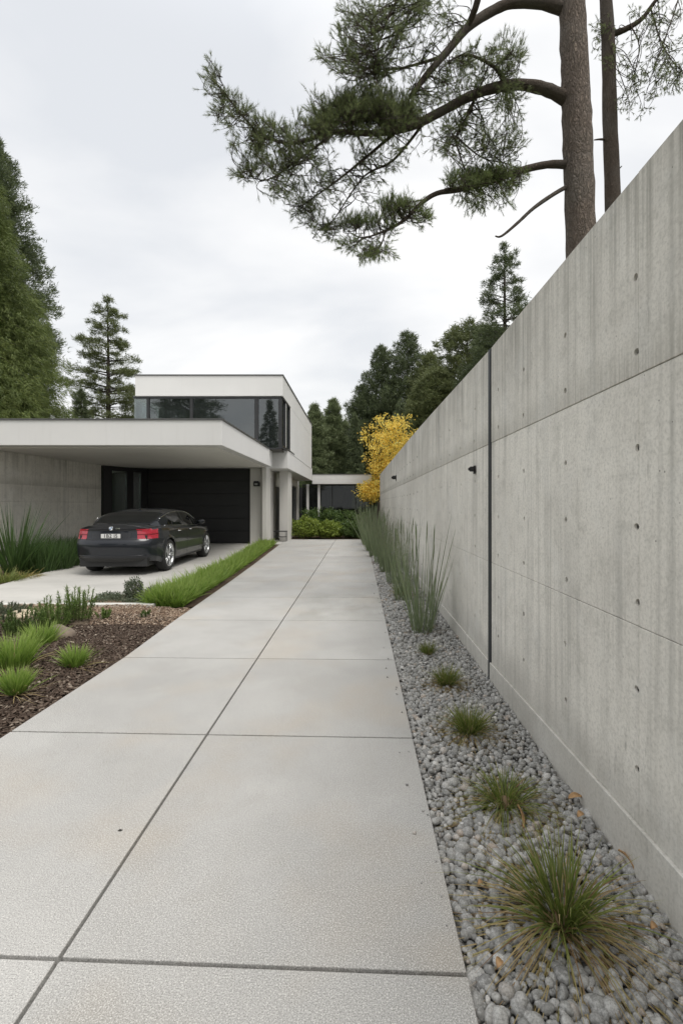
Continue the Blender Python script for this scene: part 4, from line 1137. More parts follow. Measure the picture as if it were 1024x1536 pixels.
# fallen leaves and odd stones on the pebbles
def leaf(px, py, L, W, rz, label, tilt=.15):
    g = G(px, py, .0); mb = MB(); vs = []; fs = []; n = 8
    for i in range(n + 1):
        t = i / n; w = W * math.sin(PI * min(1, t * .95 + .04)) ** .7
        z = .012 * math.sin(PI * t) + .004
        vs += [(L * (t - .5), -w, z + .008), (L * (t - .5), 0, z), (L * (t - .5), w, z + .010)]
    for i in range(n):
        for k in range(2): fs.append((3*i+k, 3*i+3+k, 3*i+4+k, 3*i+1+k))
    mb.add(vs, fs, 0, True); o = mb.build('fallen_leaf', MAT['leaf_or']); o.location = (g.x, g.y, .008); o.rotation_euler = (tilt, -tilt * .6, rz)
    md = o.modifiers.new('thickness', 'SOLIDIFY'); md.thickness = .0012
    tag(o, label, 'leaf', 'fallen leaves on the gravel')
leaf(862, 1201, .07, .017, .1, 'orange-brown curled leaf on the pebbles against the wall foot', .08)
leaf(870, 1228, .04, .014, .4, 'small tan leaf just below the orange-brown one')
leaf(937, 1294, .085, .016, 1.9, 'pale tan leaf leaning on the wall foot beside the front grass tuft', .5)
leaf(748, 1453, .03, .012, .8, 'rust-coloured leaf among pebbles at the bottom by the driveway edge')
leaf(720, 1332, .022, .008, .2, 'tiny tan leaf between the driveway edge and the front tuft')
leaf(980, 1398, .026, .011, .2, 'pinkish leaf at the wall foot in the lower right corner')
leaf(778, 1228, .11, .009, 1.5, 'rusty upright blade-like leaf in front of the second tuft', .7)

# ================================================================ LEFT BED PLANTS
GB = 'tufts and shrubs in the mulch bed'
tuft(113, 1000, 420, .05, .27, .42, .35, .007, 'bright green rounded tuft standing alone in the mulch nearest the driveway', 41, .06, mat='gblade2', group=GB, z=.0, zmin=0)
tuft(24, 1040, 420, .05, .27, .40, .3, .007, 'bright green tuft at the left edge, nearest of the mulch bed', 42, .08, mat='gblade2', group=GB, z=.03)
def sprigs(px, py, nst, h, rad, label, seed, mat='shrub', lean=.35, name='rosemary_shrub', nl=46, ll=.045, wd=.008, z=.03, ng=1):
    r = np.random.default_rng(seed); t_ = empty(name, G(px, py, z), 0, label, 'shrub', GB); mb = MB(); Pn = []; Dn = []
    for i in range(nst):
        a = r.uniform(0, 2 * PI); q = math.sqrt(r.uniform()) * rad * .5; ti = r.uniform(0, lean) + lean * q / rad
        b_ = Vector((math.cos(a) * q, math.sin(a) * q, -.02)); L = h * r.uniform(.45, 1.05)
        d = Vector((math.cos(a) * math.sin(ti), math.sin(a) * math.sin(ti), math.cos(ti)))
        pts = [b_ + d * L * t + Vector((0, 0, .12 * L * t * t)) + Vector((math.cos(a), math.sin(a), 0)) * (-.1 * L * t * t) for t in (0, .35, .7, 1)]
        mb.tube(pts, [.004, .0035, .003, .0015], 4, 0, False)
        for k in range(nl):
            t = .12 + .88 * (k + r.uniform()) / nl; j = min(2, int(t * 3)); u = t * 3 - j
            Pn.append(pts[j].lerp(pts[j + 1], u)); Dn.append((pts[j + 1] - pts[j]).normalized())
    mb.lathe([(-.05, rad * .5), (-.005, rad * .52), (.006, rad * .25), (.008, 0)], 'z', 12)
    mb.build('stems', MAT['stem'], t_)
    V = needles(np.array(Pn), np.array(Dn), 2, ll, wd, .55, r)
    tri('leaves', V, MAT[mat], t_); return t_
MAT['rosem'] = m_leaf('rosemary_leaves', [(.14, .22, .055), (.21, .30, .08), (.10, .17, .045)], .35, .5, 4, .25)
sprigs(118, 932, 34, .42, .22, 'upright spiky-tipped shrub at the back right of the mulch bed by the kerb', 43, 'rosem', .32)
sprigs(84, 938, 50, .34, .24, 'feathery mid green shrub left of the upright spiky one', 44, 'rosem', .5)
tuft(62, 966, 420, .09, .30, .45, .3, .008, 'low bushy green tussock in front of the feathery shrub', 45, .05, mat='gblade2', group=GB, z=.03)
tuft(20, 1000, 520, .11, .38, .42, .3, .008, 'broad soft green tussock at the left edge behind the nearest tuft', 46, .05, mat='gblade2', group=GB, z=.03)
sprigs(30, 950, 36, .26, .22, 'darker green shrub at the left edge behind the broad soft one', 47, 'shrub', .5)
sprigs(8, 925, 80, .17, .45, 'grey-green spreading shrub at the far left corner of the bed', 48, 'greyshrub', .7, ll=.035)
sprigs(156, 925, 14, .14, .10, 'tiny sprig growing alone in the tan grit by the kerb', 49, 'rosem', .6, ll=.03)
sprigs(215, 922, 8, .07, .14, 'flat dark seedling in the tan grit near the driveway', 50, 'shrub', 1.0, ll=.03)
# boulder and pale stone
def boulder(px, py, s, label, seed, mat):
    r = np.random.default_rng(seed); v, f = ico(3)
    k = r.normal(size=(4, 3)) * 1.6; d = 1 + sum(.08 * np.sin(v @ k[i] + i) for i in range(4)) + .02 * np.sin(v @ (k[0] * 5))
    V = v * d[:, None] * np.array(s); o = bulk('boulder', V, f, mat, smooth=True); g = G(px, py, .0); o.location = (g.x, g.y, s[2] * .35); tag(o, label, 'rock')
boulder(91, 957, (.15, .12, .10), 'rounded brown rock lying in the mulch between the shrubs', 3, MAT['boulder'])
boulder(37, 928, (.20, .14, .09), 'pale sandy rock half hidden behind the left shrubs', 4, simple('sandy_rock', (.48, .40, .29), .85, 0, .2, 8, .5))
# round shrubs in the pocket by the kerb
def dome(px, py, rx, h, n, label, seed, mat, size=.028, name='round_shrub', group=None, ry=None, z0=.0, z=0.0, cat='shrub', loc=None):
    r = np.random.default_rng(seed); t_ = empty(name, loc or G(px, py, z), 0, label, cat, group); ry = ry or rx
    d = nrm(r.normal(size=(n, 3))); d[:, 2] = np.where(d[:, 2] < 0, d[:, 2] * .8, d[:, 2])
    q = r.uniform(.45, 1.0, n) ** .55
    ph = r.uniform(0, 6, 6); lump = 1 + .16 * np.sin(d[:, 0] * 5 + ph[0]) * np.sin(d[:, 1] * 5 + ph[1]) + .12 * np.sin(d[:, 2] * 7 + ph[2] + d[:, 0] * 4) + r.normal(0, .05, n)
    Pn = d * (q * lump)[:, None] * np.array([rx, ry, h * .58]) + np.array([0, 0, h * .48 + z0])
    Pn[:, 2] = np.maximum(Pn[:, 2], .01)
    quad('leaves', leafquads(Pn, size, r, .6), MAT[mat], t_)
    mb = MB()
    for i in range(16):
        a = r.uniform(0, 2 * PI); e = Vector((math.cos(a) * rx * r.uniform(.2, .8), math.sin(a) * ry * r.uniform(.2, .8), h * r.uniform(.5, .9)))
        mb.tube([(0, 0, -.02), e * .5 + Vector((0, 0, .05)), e], [.008, .006, .003], 4, 0, False)
    mb.build('stems', MAT['stem'], t_); return t_
dome(201, 900, .15, .33, 2600, 'dark rounded dwarf shrub behind the kerb, the larger of the pair', 51, 'greyshrub', .026)
dome(227, 902, .12, .22, 1500, 'smaller grey-green dwarf shrub between the larger one and the grass border', 52, 'greyshrub', .026)
# grey ground cover round them
r = np.random.default_rng(53); n = 5200
X = r.uniform(-4.2, -3.16, n); Y = r.uniform(7.25, 7.95, n); k = (np.sin(X * 9) + np.sin(Y * 11 + X * 5) + r.normal(0, .6, n) + (X + 3.9) * 1.6) > -.2
X, Y = X[k], Y[k]; Pn = np.stack([X, Y, r.uniform(0, .07, len(X))], 1)
o = quad('ground_cover', leafquads(Pn, .03, r, 1), MAT['greyshrub'], None); tag(o, 'grey-green creeping ground cover around the two dwarf shrubs', 'ground cover', kind='stuff')

# vivid grass border between carport floor and driveway
r = np.random.default_rng(54); n = 20000
Y = 7.15 + (18.1 - 7.15) * r.uniform(0, 1, n) ** 1.35
FRv = np.interp(Y, [7.2, 12, 17, 18.3], [-3.14, -3.2, -3.55, -3.7]); LE = np.interp(Y, [e[0] for e in EDGE], [e[1] for e in EDGE])
u = r.uniform(0, 1, n); X = FRv - .02 + (LE - .17 - FRv) * u
cl = .5 + .5 * np.sin(X * 17 + np.sin(Y * 5)) * np.sin(Y * 13 + 2 * np.sin(X * 9))
B = np.stack([X, Y, np.full(n, -.03)], 1); D = np.stack([r.normal(0, .38, n) + (u - .5) * .35, r.normal(0, .34, n), np.ones(n)], 1)
L = (.19 + .24 * cl) * r.uniform(.6, 1.15, n) * np.interp(Y, [7, 8.5, 12, 18], [1.15, 1.05, .95, .95])
V, Fc, A = blades(B, D, L, np.interp(Y, [7, 18], [.013, .021]) * r.uniform(.7, 1.2, n), r.uniform(.1, .7, n), r, 3)
o = bulk('grass_border', V, Fc, MAT['gblade2'], None, attrs={'v': A}); tag(o, 'vivid green strappy grass border running beside the driveway to the carport pier', 'grass', kind='stuff')

# left bed before the concrete side wall
def spiky(px, py, n, rad, h, tilt, wd, label, seed, mat='dgrass', name='spiky_plant', droop=.15, ell=(1, 1), loc=None, cat='plant'):
    r = np.random.default_rng(seed); t_ = empty(name, loc or G(px, py, -.03), 0, label, cat, 'strappy plants in the left bed')
    blade_obj('blades', t_, n, rad, h, tilt, droop, wd, MAT[mat], r, 5, hv=.35, ell=ell); return t_
spiky(22, 862, 240, .16, 1.55, .42, .022, 'tall sword-leaved plant at the far left in front of the carport side wall', 61, 'dgrass', droop=.12)
for i, (px, py, h_, rd) in enumerate([(62, 858, .85, .35), (84, 855, .80, .32), (104, 850, .78, .32), (76, 848, .85, .35), (52, 850, .9, .35), (96, 843, .8, .35), (114, 842, .75, .3), (118, 836, .75, .35)]):
    spiky(px, py, 420, rd, h_ * 1.05, .32, .014, ['strappy dark green plant right of the tall sword-leaved one', 'second strappy dark green plant along the front of the left bed', 'third strappy dark green plant along the front of the left bed', 'strappy plant in the second row behind the bed front, middle', 'strappy plant in the second row just right of the sword-leaved one', 'strappy plant in the second row, right side near the car', 'strappy dark green plant nearest the car\'s left tail light', 'farthest strappy plant at the far end of the bed behind the car'][i], 62 + i, 'dgrass', 'strappy_plant', .35)
spiky(8, 873, 300, .3, .42, .7, .012, 'low mid green grassy mound at the left edge in front of the sword-leaved plant', 71, 'gblade', 'grassy_mound', .6)
spiky(34, 868, 380, .26, .34, .95, .010, 'low golden drooping grass mound at the kerbless bed edge', 72, 'goldtuft', 'golden_mound', 1.0)

# ================================================================ SHRUBS AT THE END OF THE DRIVE
GE = 'shrubs in the bed before the glazed wing'
for i, (x, y, rx, h_, m_, lb) in enumerate([
    (-2.35, 21.4, .66, .85, 'shrub_y', 'lime green mound at the end of the drive, left one beside the column'),
    (-1.25, 21.35, .64, .72, 'shrub_y', 'lime green mound in the middle front of the end bed'),
    (-.35, 21.4, .62, .75, 'shrub', 'darker green mound right front of the end bed'),
    (-2.2, 22.9, .7, 1.25, 'shrub', 'taller leafy shrub behind the left lime mound'),
    (-1.3, 23.1, .7, 1.25, 'shrub', 'taller leafy shrub in the middle of the back row'),
    (-.45, 23.2, .7, 1.1, 'shrub', 'leafy shrub in the back row right of the middle one'),
    (.25, 22.3, .55, 1.05, 'shrub', 'dark shrub at the right end of the bed by the reeds')]):
    dome(0, 0, rx, h_, 3800, lb, 80 + i, m_, .085, 'garden_shrub', GE, loc=Vector((x, y, .03)))

# ================================================================ TREES
def trunk(mb, pts, rad, n=12, seed=0):
    r = random.Random(seed); P2 = []; R2 = []
    for i in range(len(pts) - 1):
        for k in range(4):
            t = k / 4; p = Vector(pts[i]).lerp(Vector(pts[i + 1]), t); rr = rad[i] + (rad[i + 1] - rad[i]) * t
            P2.append(p + Vector((r.uniform(-1, 1), r.uniform(-1, 1), 0)) * rr * .12); R2.append(rr * r.uniform(.94, 1.06))
    P2.append(Vector(pts[-1])); R2.append(rad[-1]); mb.tube(P2, R2, n)
def conifer(name, X, Y, Hh, Rr, label, seed, style='dense', mat='conifer', lf=.16, wd=.035, nb=130, per=46, k=7, c0=.1, z0=0.0, group=None, cat='tree', topr=.05):
    r = np.random.default_rng(seed); root = empty(name, (X, Y, z0), 0, label, cat, group)
    mb = MB(); trunk(mb, [(0, 0, -.1), (Rr * .02, 0, Hh * .5), (0, 0, Hh * .98)], [Hh * .016 + .05, Hh * .009 + .02, .02], 8, seed)
    Pn = []; Dn = []
    for i in range(nb):
        u = (i + r.uniform()) / nb
        hh = c0 + (1 - c0) * u
        if style == 'pine':
            lev = round(hh * 15) / 15 * .35 + hh * .65; hh = lev
            v_ = (hh - c0) / (1 - c0); prof = (1 - v_ ** 2.8) ** .9 * min(1, .70 + v_ * .9) + .05
            L = Rr * prof * r.uniform(.35, 1.25); rise = .22; sag = .14; s0 = .38; lat = .2; vz = .09
        elif style == 'dense':
            v_ = (hh - c0) / (1 - c0); prof = (1 - v_) ** .75 * min(1, .65 + v_ * 3) + .05
            L = Rr * prof * r.uniform(.7, 1.1); rise = .25; sag = .35; s0 = .12; lat = .2; vz = .09
        elif style == 'droop':
            v_ = (hh - c0) / (1 - c0); prof = (1 - v_) ** .8 + .04
            L = Rr * prof * r.uniform(.75, 1.12); rise = .35; sag = .65; s0 = .2; lat = .18; vz = .14
        elif style == 'tall':
            v_ = (hh - c0) / (1 - c0); prof = min(1, .55 + v_ * 1.2) * (1 - v_ ** 2.4) ** .8 + .06
            L = Rr * prof * r.uniform(.55, 1.15); rise = .55; sag = .12; s0 = .15; lat = .26; vz = .16
        else:            # rounded, broadleaf-like
            v_ = (hh - c0) / (1 - c0); prof = math.sqrt(max(.02, 1 - (2 * v_ - .85) ** 2 / 1.4))
            L = Rr * prof * r.uniform(.6, 1.1); rise = .5; sag = .15; s0 = .25; lat = .25; vz = .15
        az = i * 2.39996 + r.normal(0, .35); d = np.array([math.cos(az), math.sin(az), 0.0]); lt = np.array([-d[1], d[0], 0])
        b_ = np.array([0, 0, hh * Hh])
        f = lambda s: b_ + d * L * s + np.array([0, 0, 1]) * L * (rise * s - sag * s * s)
        if L > .25 and (style in ('pine', 'round') or i % 2 == 0):
            mb.tube([f(0), f(.35), f(.7), f(.97)], [max(.015, L * .022), max(.012, L * .015), .010, .005], 4, 0, False)
        m = max(5, int(per * L / Rr))
        s = s0 + (1 - s0) * r.uniform(0, 1, m) ** .7
        wgt = np.sin(np.clip((s - s0) / (1 - s0) * .8 + .2, 0, 1) * PI)
        off = r.normal(0, 1, m) * lat * L * (.35 + wgt * .65)
        P0 = b_ + d * (L * s)[:, None] + np.array([0, 0, 1]) * (L * (rise * s - sag * s * s) + r.normal(0, 1, m) * vz * min(L, 2.5) * .5)[:, None] + lt * off[:, None]
        if style == 'droop': P0[:, 2] -= np.abs(r.normal(0, .30, m)) * (.4 + .6 * s)
        Pn.append(P0)
        dz = {'pine': .45, 'dense': .1, 'droop': -.75, 'round': .2, 'tall': .8}[style]
        Dn.append(nrm(d + lt * np.sign(off)[:, None] * .5 + np.array([0, 0, dz]) + r.normal(0, .3, (m, 3))))
    m = 26; Pn.append(np.stack([r.normal(0, topr, m), r.normal(0, topr, m), Hh * r.uniform(.93, 1.0, m)], 1)); Dn.append(nrm(r.normal(0, .3, (m, 3)) + np.array([0, 0, 1.0])))
    Pn = np.concatenate(Pn); Dn = np.concatenate(Dn)
    mb.build('trunk', MAT['darkbark'], root)
    tri('crown', needles(Pn, Dn, k, lf, wd, .5 if style != 'droop' else .35, r, lf * .35), MAT[mat], root)
    return root
def tree_at(px, topy, D, hwpx, **kw):
    x = (px - CX) / F * D; hh = H + (CY - topy) / F * D; rr = hwpx / F * D
    return (x, D, hh, rr)
GT = 'trees beyond the house and wall'
LT = [
 (572, 520, 44, 46, 'tall', 'conifer', 'dark conifer left in the tall group above the yellow tree', 'conifer_tree', .1),
 (611, 500, 42, 50, 'tall', 'conifer', 'tallest pointed conifer in the middle of the group above the yellow tree', 'conifer_tree', .1),
 (645, 530, 40, 48, 'tall', 'conifer_o', 'conifer right in the tall group, touching the round dark tree', 'conifer_tree', .1),
 (545, 578, 46, 44, 'tall', 'conifer', 'lower dark conifer left of the tall group', 'conifer_tree', .05),
 (532, 622, 40, 22, 'droop', 'conifer', 'dark drooping conifer directly above the back wing roof', 'conifer_tree', .02),
 (500, 600, 42, 30, 'tall', 'poplar', 'grey-green loose tree right of the white upper floor', 'broad_tree', .05),
 (472, 608, 40, 26, 'tall', 'poplar', 'slim grey-green tree just behind the right end of the upper floor', 'broad_tree', .05),
 (486, 640, 44, 22, 'round', 'poplar', 'lower leafy tree between the two grey-green ones', 'broad_tree', .02),
 (600, 600, 36, 44, 'droop', 'conifer', 'dark low conifer behind the yellow tree', 'conifer_tree', .02),
 (700, 492, 34, 66, 'round', 'conifer_o', 'big round olive-green tree leaning over the wall', 'broad_tree', .12),
 (655, 560, 33, 46, 'round', 'conifer_o', 'lower olive tree at the wall top left of the big round one', 'broad_tree', .1),
 (745, 500, 30, 60, 'round', 'conifer', 'dark bushy tree below the open pine above the wall', 'broad_tree', .1),
]
for i, (px, ty, D_, hp, st, mt, lb, nm, c0) in enumerate(LT):
    x, y, hh, rr = tree_at(px, ty, D_, hp)
    conifer(nm, x, y, hh, rr, lb, 200 + i, st, mt, lf=.24, wd=.05, nb=190, per=80, k=7, c0=c0, group=GT)
x, y, hh, rr = tree_at(756, 366, 27, 52)
conifer('pine_tree', x, y, hh, rr, 'open tiered pine rising above the wall against the sky', 221, 'pine', 'conifer', .18, .035, 120, 54, 7, .45, group=GT)
x, y, hh, rr = tree_at(162, 447, 33, 52)
conifer('pine_tree', x, y, hh, rr, 'lone tiered pine behind the carport roof, left of the upper floor', 222, 'pine', 'conifer_o', .20, .035, 150, 70, 7, .30, group=GT)
x, y, hh, rr = tree_at(122, 585, 30, 34)
conifer('conifer_tree', x, y, hh, rr, 'low dark conifer between the lone pine and the big left evergreen', 223, 'dense', 'conifer', .22, .045, 100, 50, 7, .1, group=GT)
x, y, hh, rr = tree_at(-62, 150, 21, 205)
conifer('evergreen_tree', x, y, hh, rr, 'huge shaggy yellowish-green evergreen filling the left edge', 224, 'droop', 'conifer_g', .19, .024, 560, 170, 13, .02, group=GT)
x, y, hh, rr = tree_at(-14, 195, 25, 92)
conifer('conifer_tree', x, y, hh, rr, 'darker loose conifer whose tips stick out above the huge left evergreen', 225, 'tall', 'conifer', .20, .04, 300, 110, 9, .05, group=GT)
# two trees across the street, seen only mirrored in the upper windows
conifer('conifer_tree', -9.4, -16, 12.5, 2.2, 'pointed conifer mirrored in the right pane of the upper window', 231, 'dense', 'conifer', .25, .05, 120, 60, 7, .1)
conifer('broad_tree', -17.5, -15, 13.0, 4.2, 'bushy tree mirrored in the left panes of the upper window', 232, 'round', 'conifer', .28, .06, 140, 70, 7, .1)
# far wood
r = np.random.default_rng(240); n = 26000
a = r.uniform(-95, 95, n); zz_ = r.uniform(0, 1, n) ** .8; hz_ = 8 + 2.5 * np.sin(a * .21) + 1.7 * np.sin(a * .63 + 1) + 1.2 * np.sin(a * 1.7)
Pn = np.stack([a, 80 + r.uniform(0, 8, n), zz_ * hz_], 1)
o = tri('far_wood', needles(Pn, nrm(r.normal(size=(n, 3))), 4, .9, .28, .8, r, .3), MAT['conifer'], None); tag(o, 'far belt of dark woodland closing the view behind the house', 'woodland', kind='stuff')

# yellow autumn tree at the far end of the wall
yt = empty('yellow_tree', (1.05, 27.2, 0), 0, 'yellow autumn tree overhanging the far end of the concrete wall', 'tree')
r = np.random.default_rng(250); mb = MB()
trunk(mb, [(0, 0, -.1), (.1, 0, 2.0), (.25, .1, 4.2)], [.08, .06, .03], 8, 3)
for i in range(46):
    z_ = r.uniform(1.3, 4.6); a = r.uniform(0, 2 * PI); L = r.uniform(.6, 1.5)
    p0 = Vector((.05 * z_, 0, z_)); d = Vector((math.cos(a), math.sin(a), r.uniform(.5, 1.3))).normalized()
    mb.tube([p0, p0 + d * L * .5, p0 + d * L + Vector((0, 0, .1))], [.018, .011, .004], 4, 0, False)
mb.build('trunk', MAT['darkbark'], yt)
def blob(c, s, n, r):
    d = nrm(r.normal(size=(n, 3))); ph = r.uniform(0, 6, 4)
    q = r.uniform(0, 1, n) ** .42
    lump = 1 + .22 * np.sin(d[:, 0] * 6 + ph[0]) * np.sin(d[:, 2] * 6 + ph[1]) + .15 * np.sin(d[:, 1] * 9 + ph[2] + d[:, 2] * 5)
    return d * (q * lump)[:, None] * np.array(s) + np.array(c)
# leaves hang in sprays: seed sprays in blobs, then leaves round each spray
S_ = np.concatenate([blob((.80, 0, 5.0), (1.62, 1.3, 1.7), 340, r), blob((.25, 0, 3.6), (.75, .8, .6), 90, r), blob((-.35, -.1, 2.25), (.72, .7, .62), 190, r), blob((.1, 0, 2.9), (.35, .4, .5), 40, r)])
Pn = (S_[:, None] + r.normal(0, 1, (len(S_), 15, 3)) * np.array([.15, .15, .08])).reshape(-1, 3)
quad('leaves', leafquads(Pn, .10, r, .5, .8), MAT['yellow'], yt)

# ---------------------------------------------------------------- the big pine over the wall
D0 = 6.5
pine = empty('scots_pine', (3.0, 6.5, 0), 0, 'large pine behind the wall, rough brown trunk and long limbs reaching over the drive', 'tree')
PO = Vector((3.0, 6.5, 0))
class PB(MB):
    def tube(s, pts, rad, *a, **k): return MB.tube(s, [Vector(p) - PO for p in pts], rad, *a, **k)
mb = PB()
tp = [(3.03, 6.5, -.1)] + [P(x, y, 6.5) for x, y in ((871, 500), (871, 370), (868, 280), (865, 190), (861, 100), (857, 0), (853, -120), (848, -300), (842, -520))]
tr = [.235, .205, .196, .192, .19, .178, .168, .15, .11, .05]
r_ = random.Random(4); P2 = []; R2 = []
for i in range(len(tp) - 1):
    for k in range(6):
        t = k / 6; P2.append(Vector(tp[i]).lerp(Vector(tp[i + 1]), t) + Vector((r_.uniform(-1, 1), r_.uniform(-1, 1), 0)) * .006); R2.append((tr[i] + (tr[i + 1] - tr[i]) * t) * r_.uniform(.965, 1.035))
P2.append(Vector(tp[-1])); R2.append(tr[-1])
mb.tube(P2, R2, 28); trk = mb.build('trunk', MAT['pinebark'], pine)
def smooth(pts, rad, sub=5):
    pts = [Vector(p) for p in pts]; out = []; rr = []
    for i in range(len(pts) - 1):
        p0 = pts[max(i - 1, 0)]; p1 = pts[i]; p2 = pts[i + 1]; p3 = pts[min(i + 2, len(pts) - 1)]
        for k in range(sub):
            t = k / sub
            out.append(.5 * ((2 * p1) + (p2 - p0) * t + (2 * p0 - 5 * p1 + 4 * p2 - p3) * t * t + (3 * p1 - p0 - 3 * p2 + p3) * t ** 3)); rr.append(rad[i] + (rad[i + 1] - rad[i]) * t)
    out.append(pts[-1]); rr.append(rad[-1]); return out, rr
class Limb:
    def __init__(s, pix, rad, name='branch'):
        s.pts, s.rad = smooth([P(x, y, d) for x, y, d in pix], rad); s.subs = []; s.shoots = []; s.twigs = []
        s.all = list(s.pts); s.allr = list(s.rad)
    def sub(s, pix, rad):
        p, q = smooth([P(x, y, d) for x, y, d in pix], rad, 4); s.subs.append((p, q)); s.all += p; s.allr += q; return s
    def foliage(s, cx, cy, rx, ry, d, dd, nt, ns, up, r, dirpx=None, slen=.11):
        "nt secondary twigs ending inside the ellipse, ns needle shoots on each"
        A = np.array([p[:] for p in s.all])
        for i in range(nt):
            a = r.uniform(0, 2 * PI); q = math.sqrt(r.uniform())
            e = P(cx + rx * q * math.cos(a), cy + ry * q * math.sin(a), d + r.normal(0, dd))
            dist = np.linalg.norm(A - np.array(e), axis=1); j = int(np.argmin(dist + r.uniform(0, .25, len(dist))))
            b = Vector(A[j]); L = (e - b).length
            mid = b.lerp(e, .5) + Vector((r.normal(0, .08), r.normal(0, .08), (-.10 if up >= 0 else .10) * L * r.uniform(.2, 1.2)))
            tp_, rr_ = smooth([b, mid, e], [min(s.allr[j] * .6, .006 + L * .006), .0045 + L * .002, .0022], 5)
            s.twigs.append((tp_, rr_))
            dirt = (e - mid).normalized()
            for k in range(ns):
                t = 1 - .75 * r.uniform() ** 1.5 if k else 1.0
                jj = min(len(tp_) - 1, int(t * (len(tp_) - 1))); base = tp_[jj]
                sp_ = Vector(r.normal(0, 1, 3)) * .55
                dv = (dirt * .8 + sp_ + Vector((0, 0, up)) + (Vector(dirpx) if dirpx else Vector((0, 0, 0)))).normalized()
                ln = slen * r.uniform(.5, 1.5) * (.6 if k == 0 else 1)
                tip = base + dv * ln + Vector((0, 0, .02))
                s.twigs.append(([base, base.lerp(tip, .5) + Vector((0, 0, -.008)), tip], [.0022, .0018, .0014]))
                s.shoots.append((base.lerp(tip, .55), tip, dv))
        return s
    def build(s, r, mat='needle', name='branch', sides=10, kn=34, nl=.050, nw=.0029):
        mb = PB(); mb.tube(s.pts, [q * r_.uniform(.95, 1.05) for q in s.rad], sides)
        for p, q in s.subs: mb.tube(p, q, 6)
        for p, q in s.twigs: mb.tube(p, q, 3, 0, False)
        o = mb.build(name, MAT['branchbark'], pine)
        if s.shoots:
            Pn = []; Dn = []
            for a, b_, d in s.shoots:
                m = 5
                for k in range(m): Pn.append(a.lerp(b_, k / (m - 1)) - PO); Dn.append(d)
            tri('needles', needles(np.array(Pn), np.array(Dn), max(3, kn // 5), nl, nw, .48, r), MAT[mat], o)
        return o
r = np.random.default_rng(300)
# limb A: the long one at y~140, sweeping left to the feathery tip
A1 = Limb([(848, 148, 6.5), (815, 133, 6.42), (770, 127, 6.3), (715, 140, 6.2), (660, 168, 6.1), (615, 190, 6.0), (560, 200, 5.9), (500, 198, 5.8), (440, 215, 5.75), (390, 200, 5.7), (345, 150, 5.7), (310, 105, 5.7)],
          [.085, .075, .065, .058, .052, .048, .036, .028, .020, .013, .008, .004])
A1.sub([(600, 192, 6.0), (550, 235, 6.0), (500, 275, 6.0), (450, 310, 6.0)], [.022, .016, .011, .006])
A1.sub([(640, 178, 6.1), (590, 240, 6.2), (545, 265, 6.2), (500, 330, 6.2), (480, 345, 6.2)], [.02, .015, .010, .007, .004])
A1.sub([(500, 200, 5.8), (440, 245, 5.7), (400, 270, 5.7), (370, 262, 5.7)], [.016, .011, .008, .004])
A1.foliage(318, 125, 12, 26, 5.7, .08, 9, 8, .55, r, (-.5, 0, .3))
A1.foliage(342, 170, 24, 28, 5.7, .12, 18, 9, .5, r, (-.4, 0, .3))
A1.foliage(372, 205, 34, 36, 5.7, .16, 30, 9, .5, r, (-.3, 0, .35))
A1.foliage(415, 225, 40, 42, 5.75, .2, 44, 9, .45, r, (-.2, 0, .3))
A1.foliage(455, 215, 35, 50, 5.75, .2, 44, 9, .45, r)
A1.foliage(375, 255, 26, 14, 5.7, .12, 14, 8, .3, r)
A1.foliage(415, 285, 18, 13, 5.75, .12, 12, 8, .2, r)
A1.foliage(450, 262, 36, 26, 5.8, .2, 26, 8, .2, r)
A1.foliage(462, 318, 26, 22, 6.0, .15, 22, 8, .1, r)
A1.foliage(492, 344, 26, 14, 6.1, .15, 18, 8, 0, r)
A1.foliage(530, 268, 48, 50, 6.1, .25, 40, 7, -.1, r)
A1.foliage(575, 236, 40, 22, 6.1, .25, 20, 7, -.1, r)
A1.build(r)
A2 = Limb([(640, 178, 6.1), (600, 182, 6.0), (545, 178, 5.95), (490, 172, 5.9)], [.03, .026, .018, .008])
A2.foliage(560, 165, 62, 24, 5.9, .22, 110, 11, .8, r, slen=.12)
A2.foliage(505, 178, 40, 30, 5.85, .2, 60, 11, .7, r, slen=.12)
A2.foliage(600, 178, 34, 22, 6.0, .2, 44, 10, .6, r)
A2.foliage(540, 195, 80, 18, 5.95, .22, 60, 9, .2, r)
A2.build(r, 'needle')
# limb B: the upper one that crosses the top edge
B1 = Limb([(845, 14, 6.5), (815, 5, 6.45), (770, 4, 6.35), (735, 18, 6.3), (700, 42, 6.2), (672, 75, 6.15), (640, 112, 6.1), (615, 145, 6.05)], [.08, .072, .064, .058, .052, .045, .038, .03])
B1.sub([(700, 42, 6.2), (716, 0, 6.0), (722, -60, 5.9)], [.04, .045, .05])
B1.sub([(665, 84, 6.15), (630, 95, 6.1), (590, 104, 6.1), (550, 102, 6.1)], [.022, .016, .011, .006])
B1.sub([(722, -60, 5.9), (660, -30, 5.8), (600, -5, 5.7), (570, 60, 5.7), (560, 110, 5.7)], [.03, .022, .016, .01, .005])
B1.sub([(660, -30, 5.8), (620, 10, 5.9), (600, 60, 5.9), (592, 110, 5.9)], [.016, .012, .008, .004])
B1.foliage(490, 92, 14, 16, 5.75, .1, 12, 8, .2, r)
B1.foliage(515, 60, 18, 30, 5.75, .2, 20, 8, 0, r)
B1.foliage(545, 112, 40, 36, 5.8, .25, 46, 8, -.1, r)
B1.foliage(560, 45, 40, 40, 5.8, .3, 44, 7, -.3, r)
B1.foliage(610, 60, 45, 55, 5.9, .3, 44, 6, -.3, r)
B1.foliage(600, 8, 60, 20, 5.8, .3, 36, 7, -.2, r)
B1.foliage(660, 30, 36, 34, 6.0, .3, 24, 6, -.3, r)
B1.foliage(655, 135, 50, 24, 6.1, .25, 30, 7, 0, r)
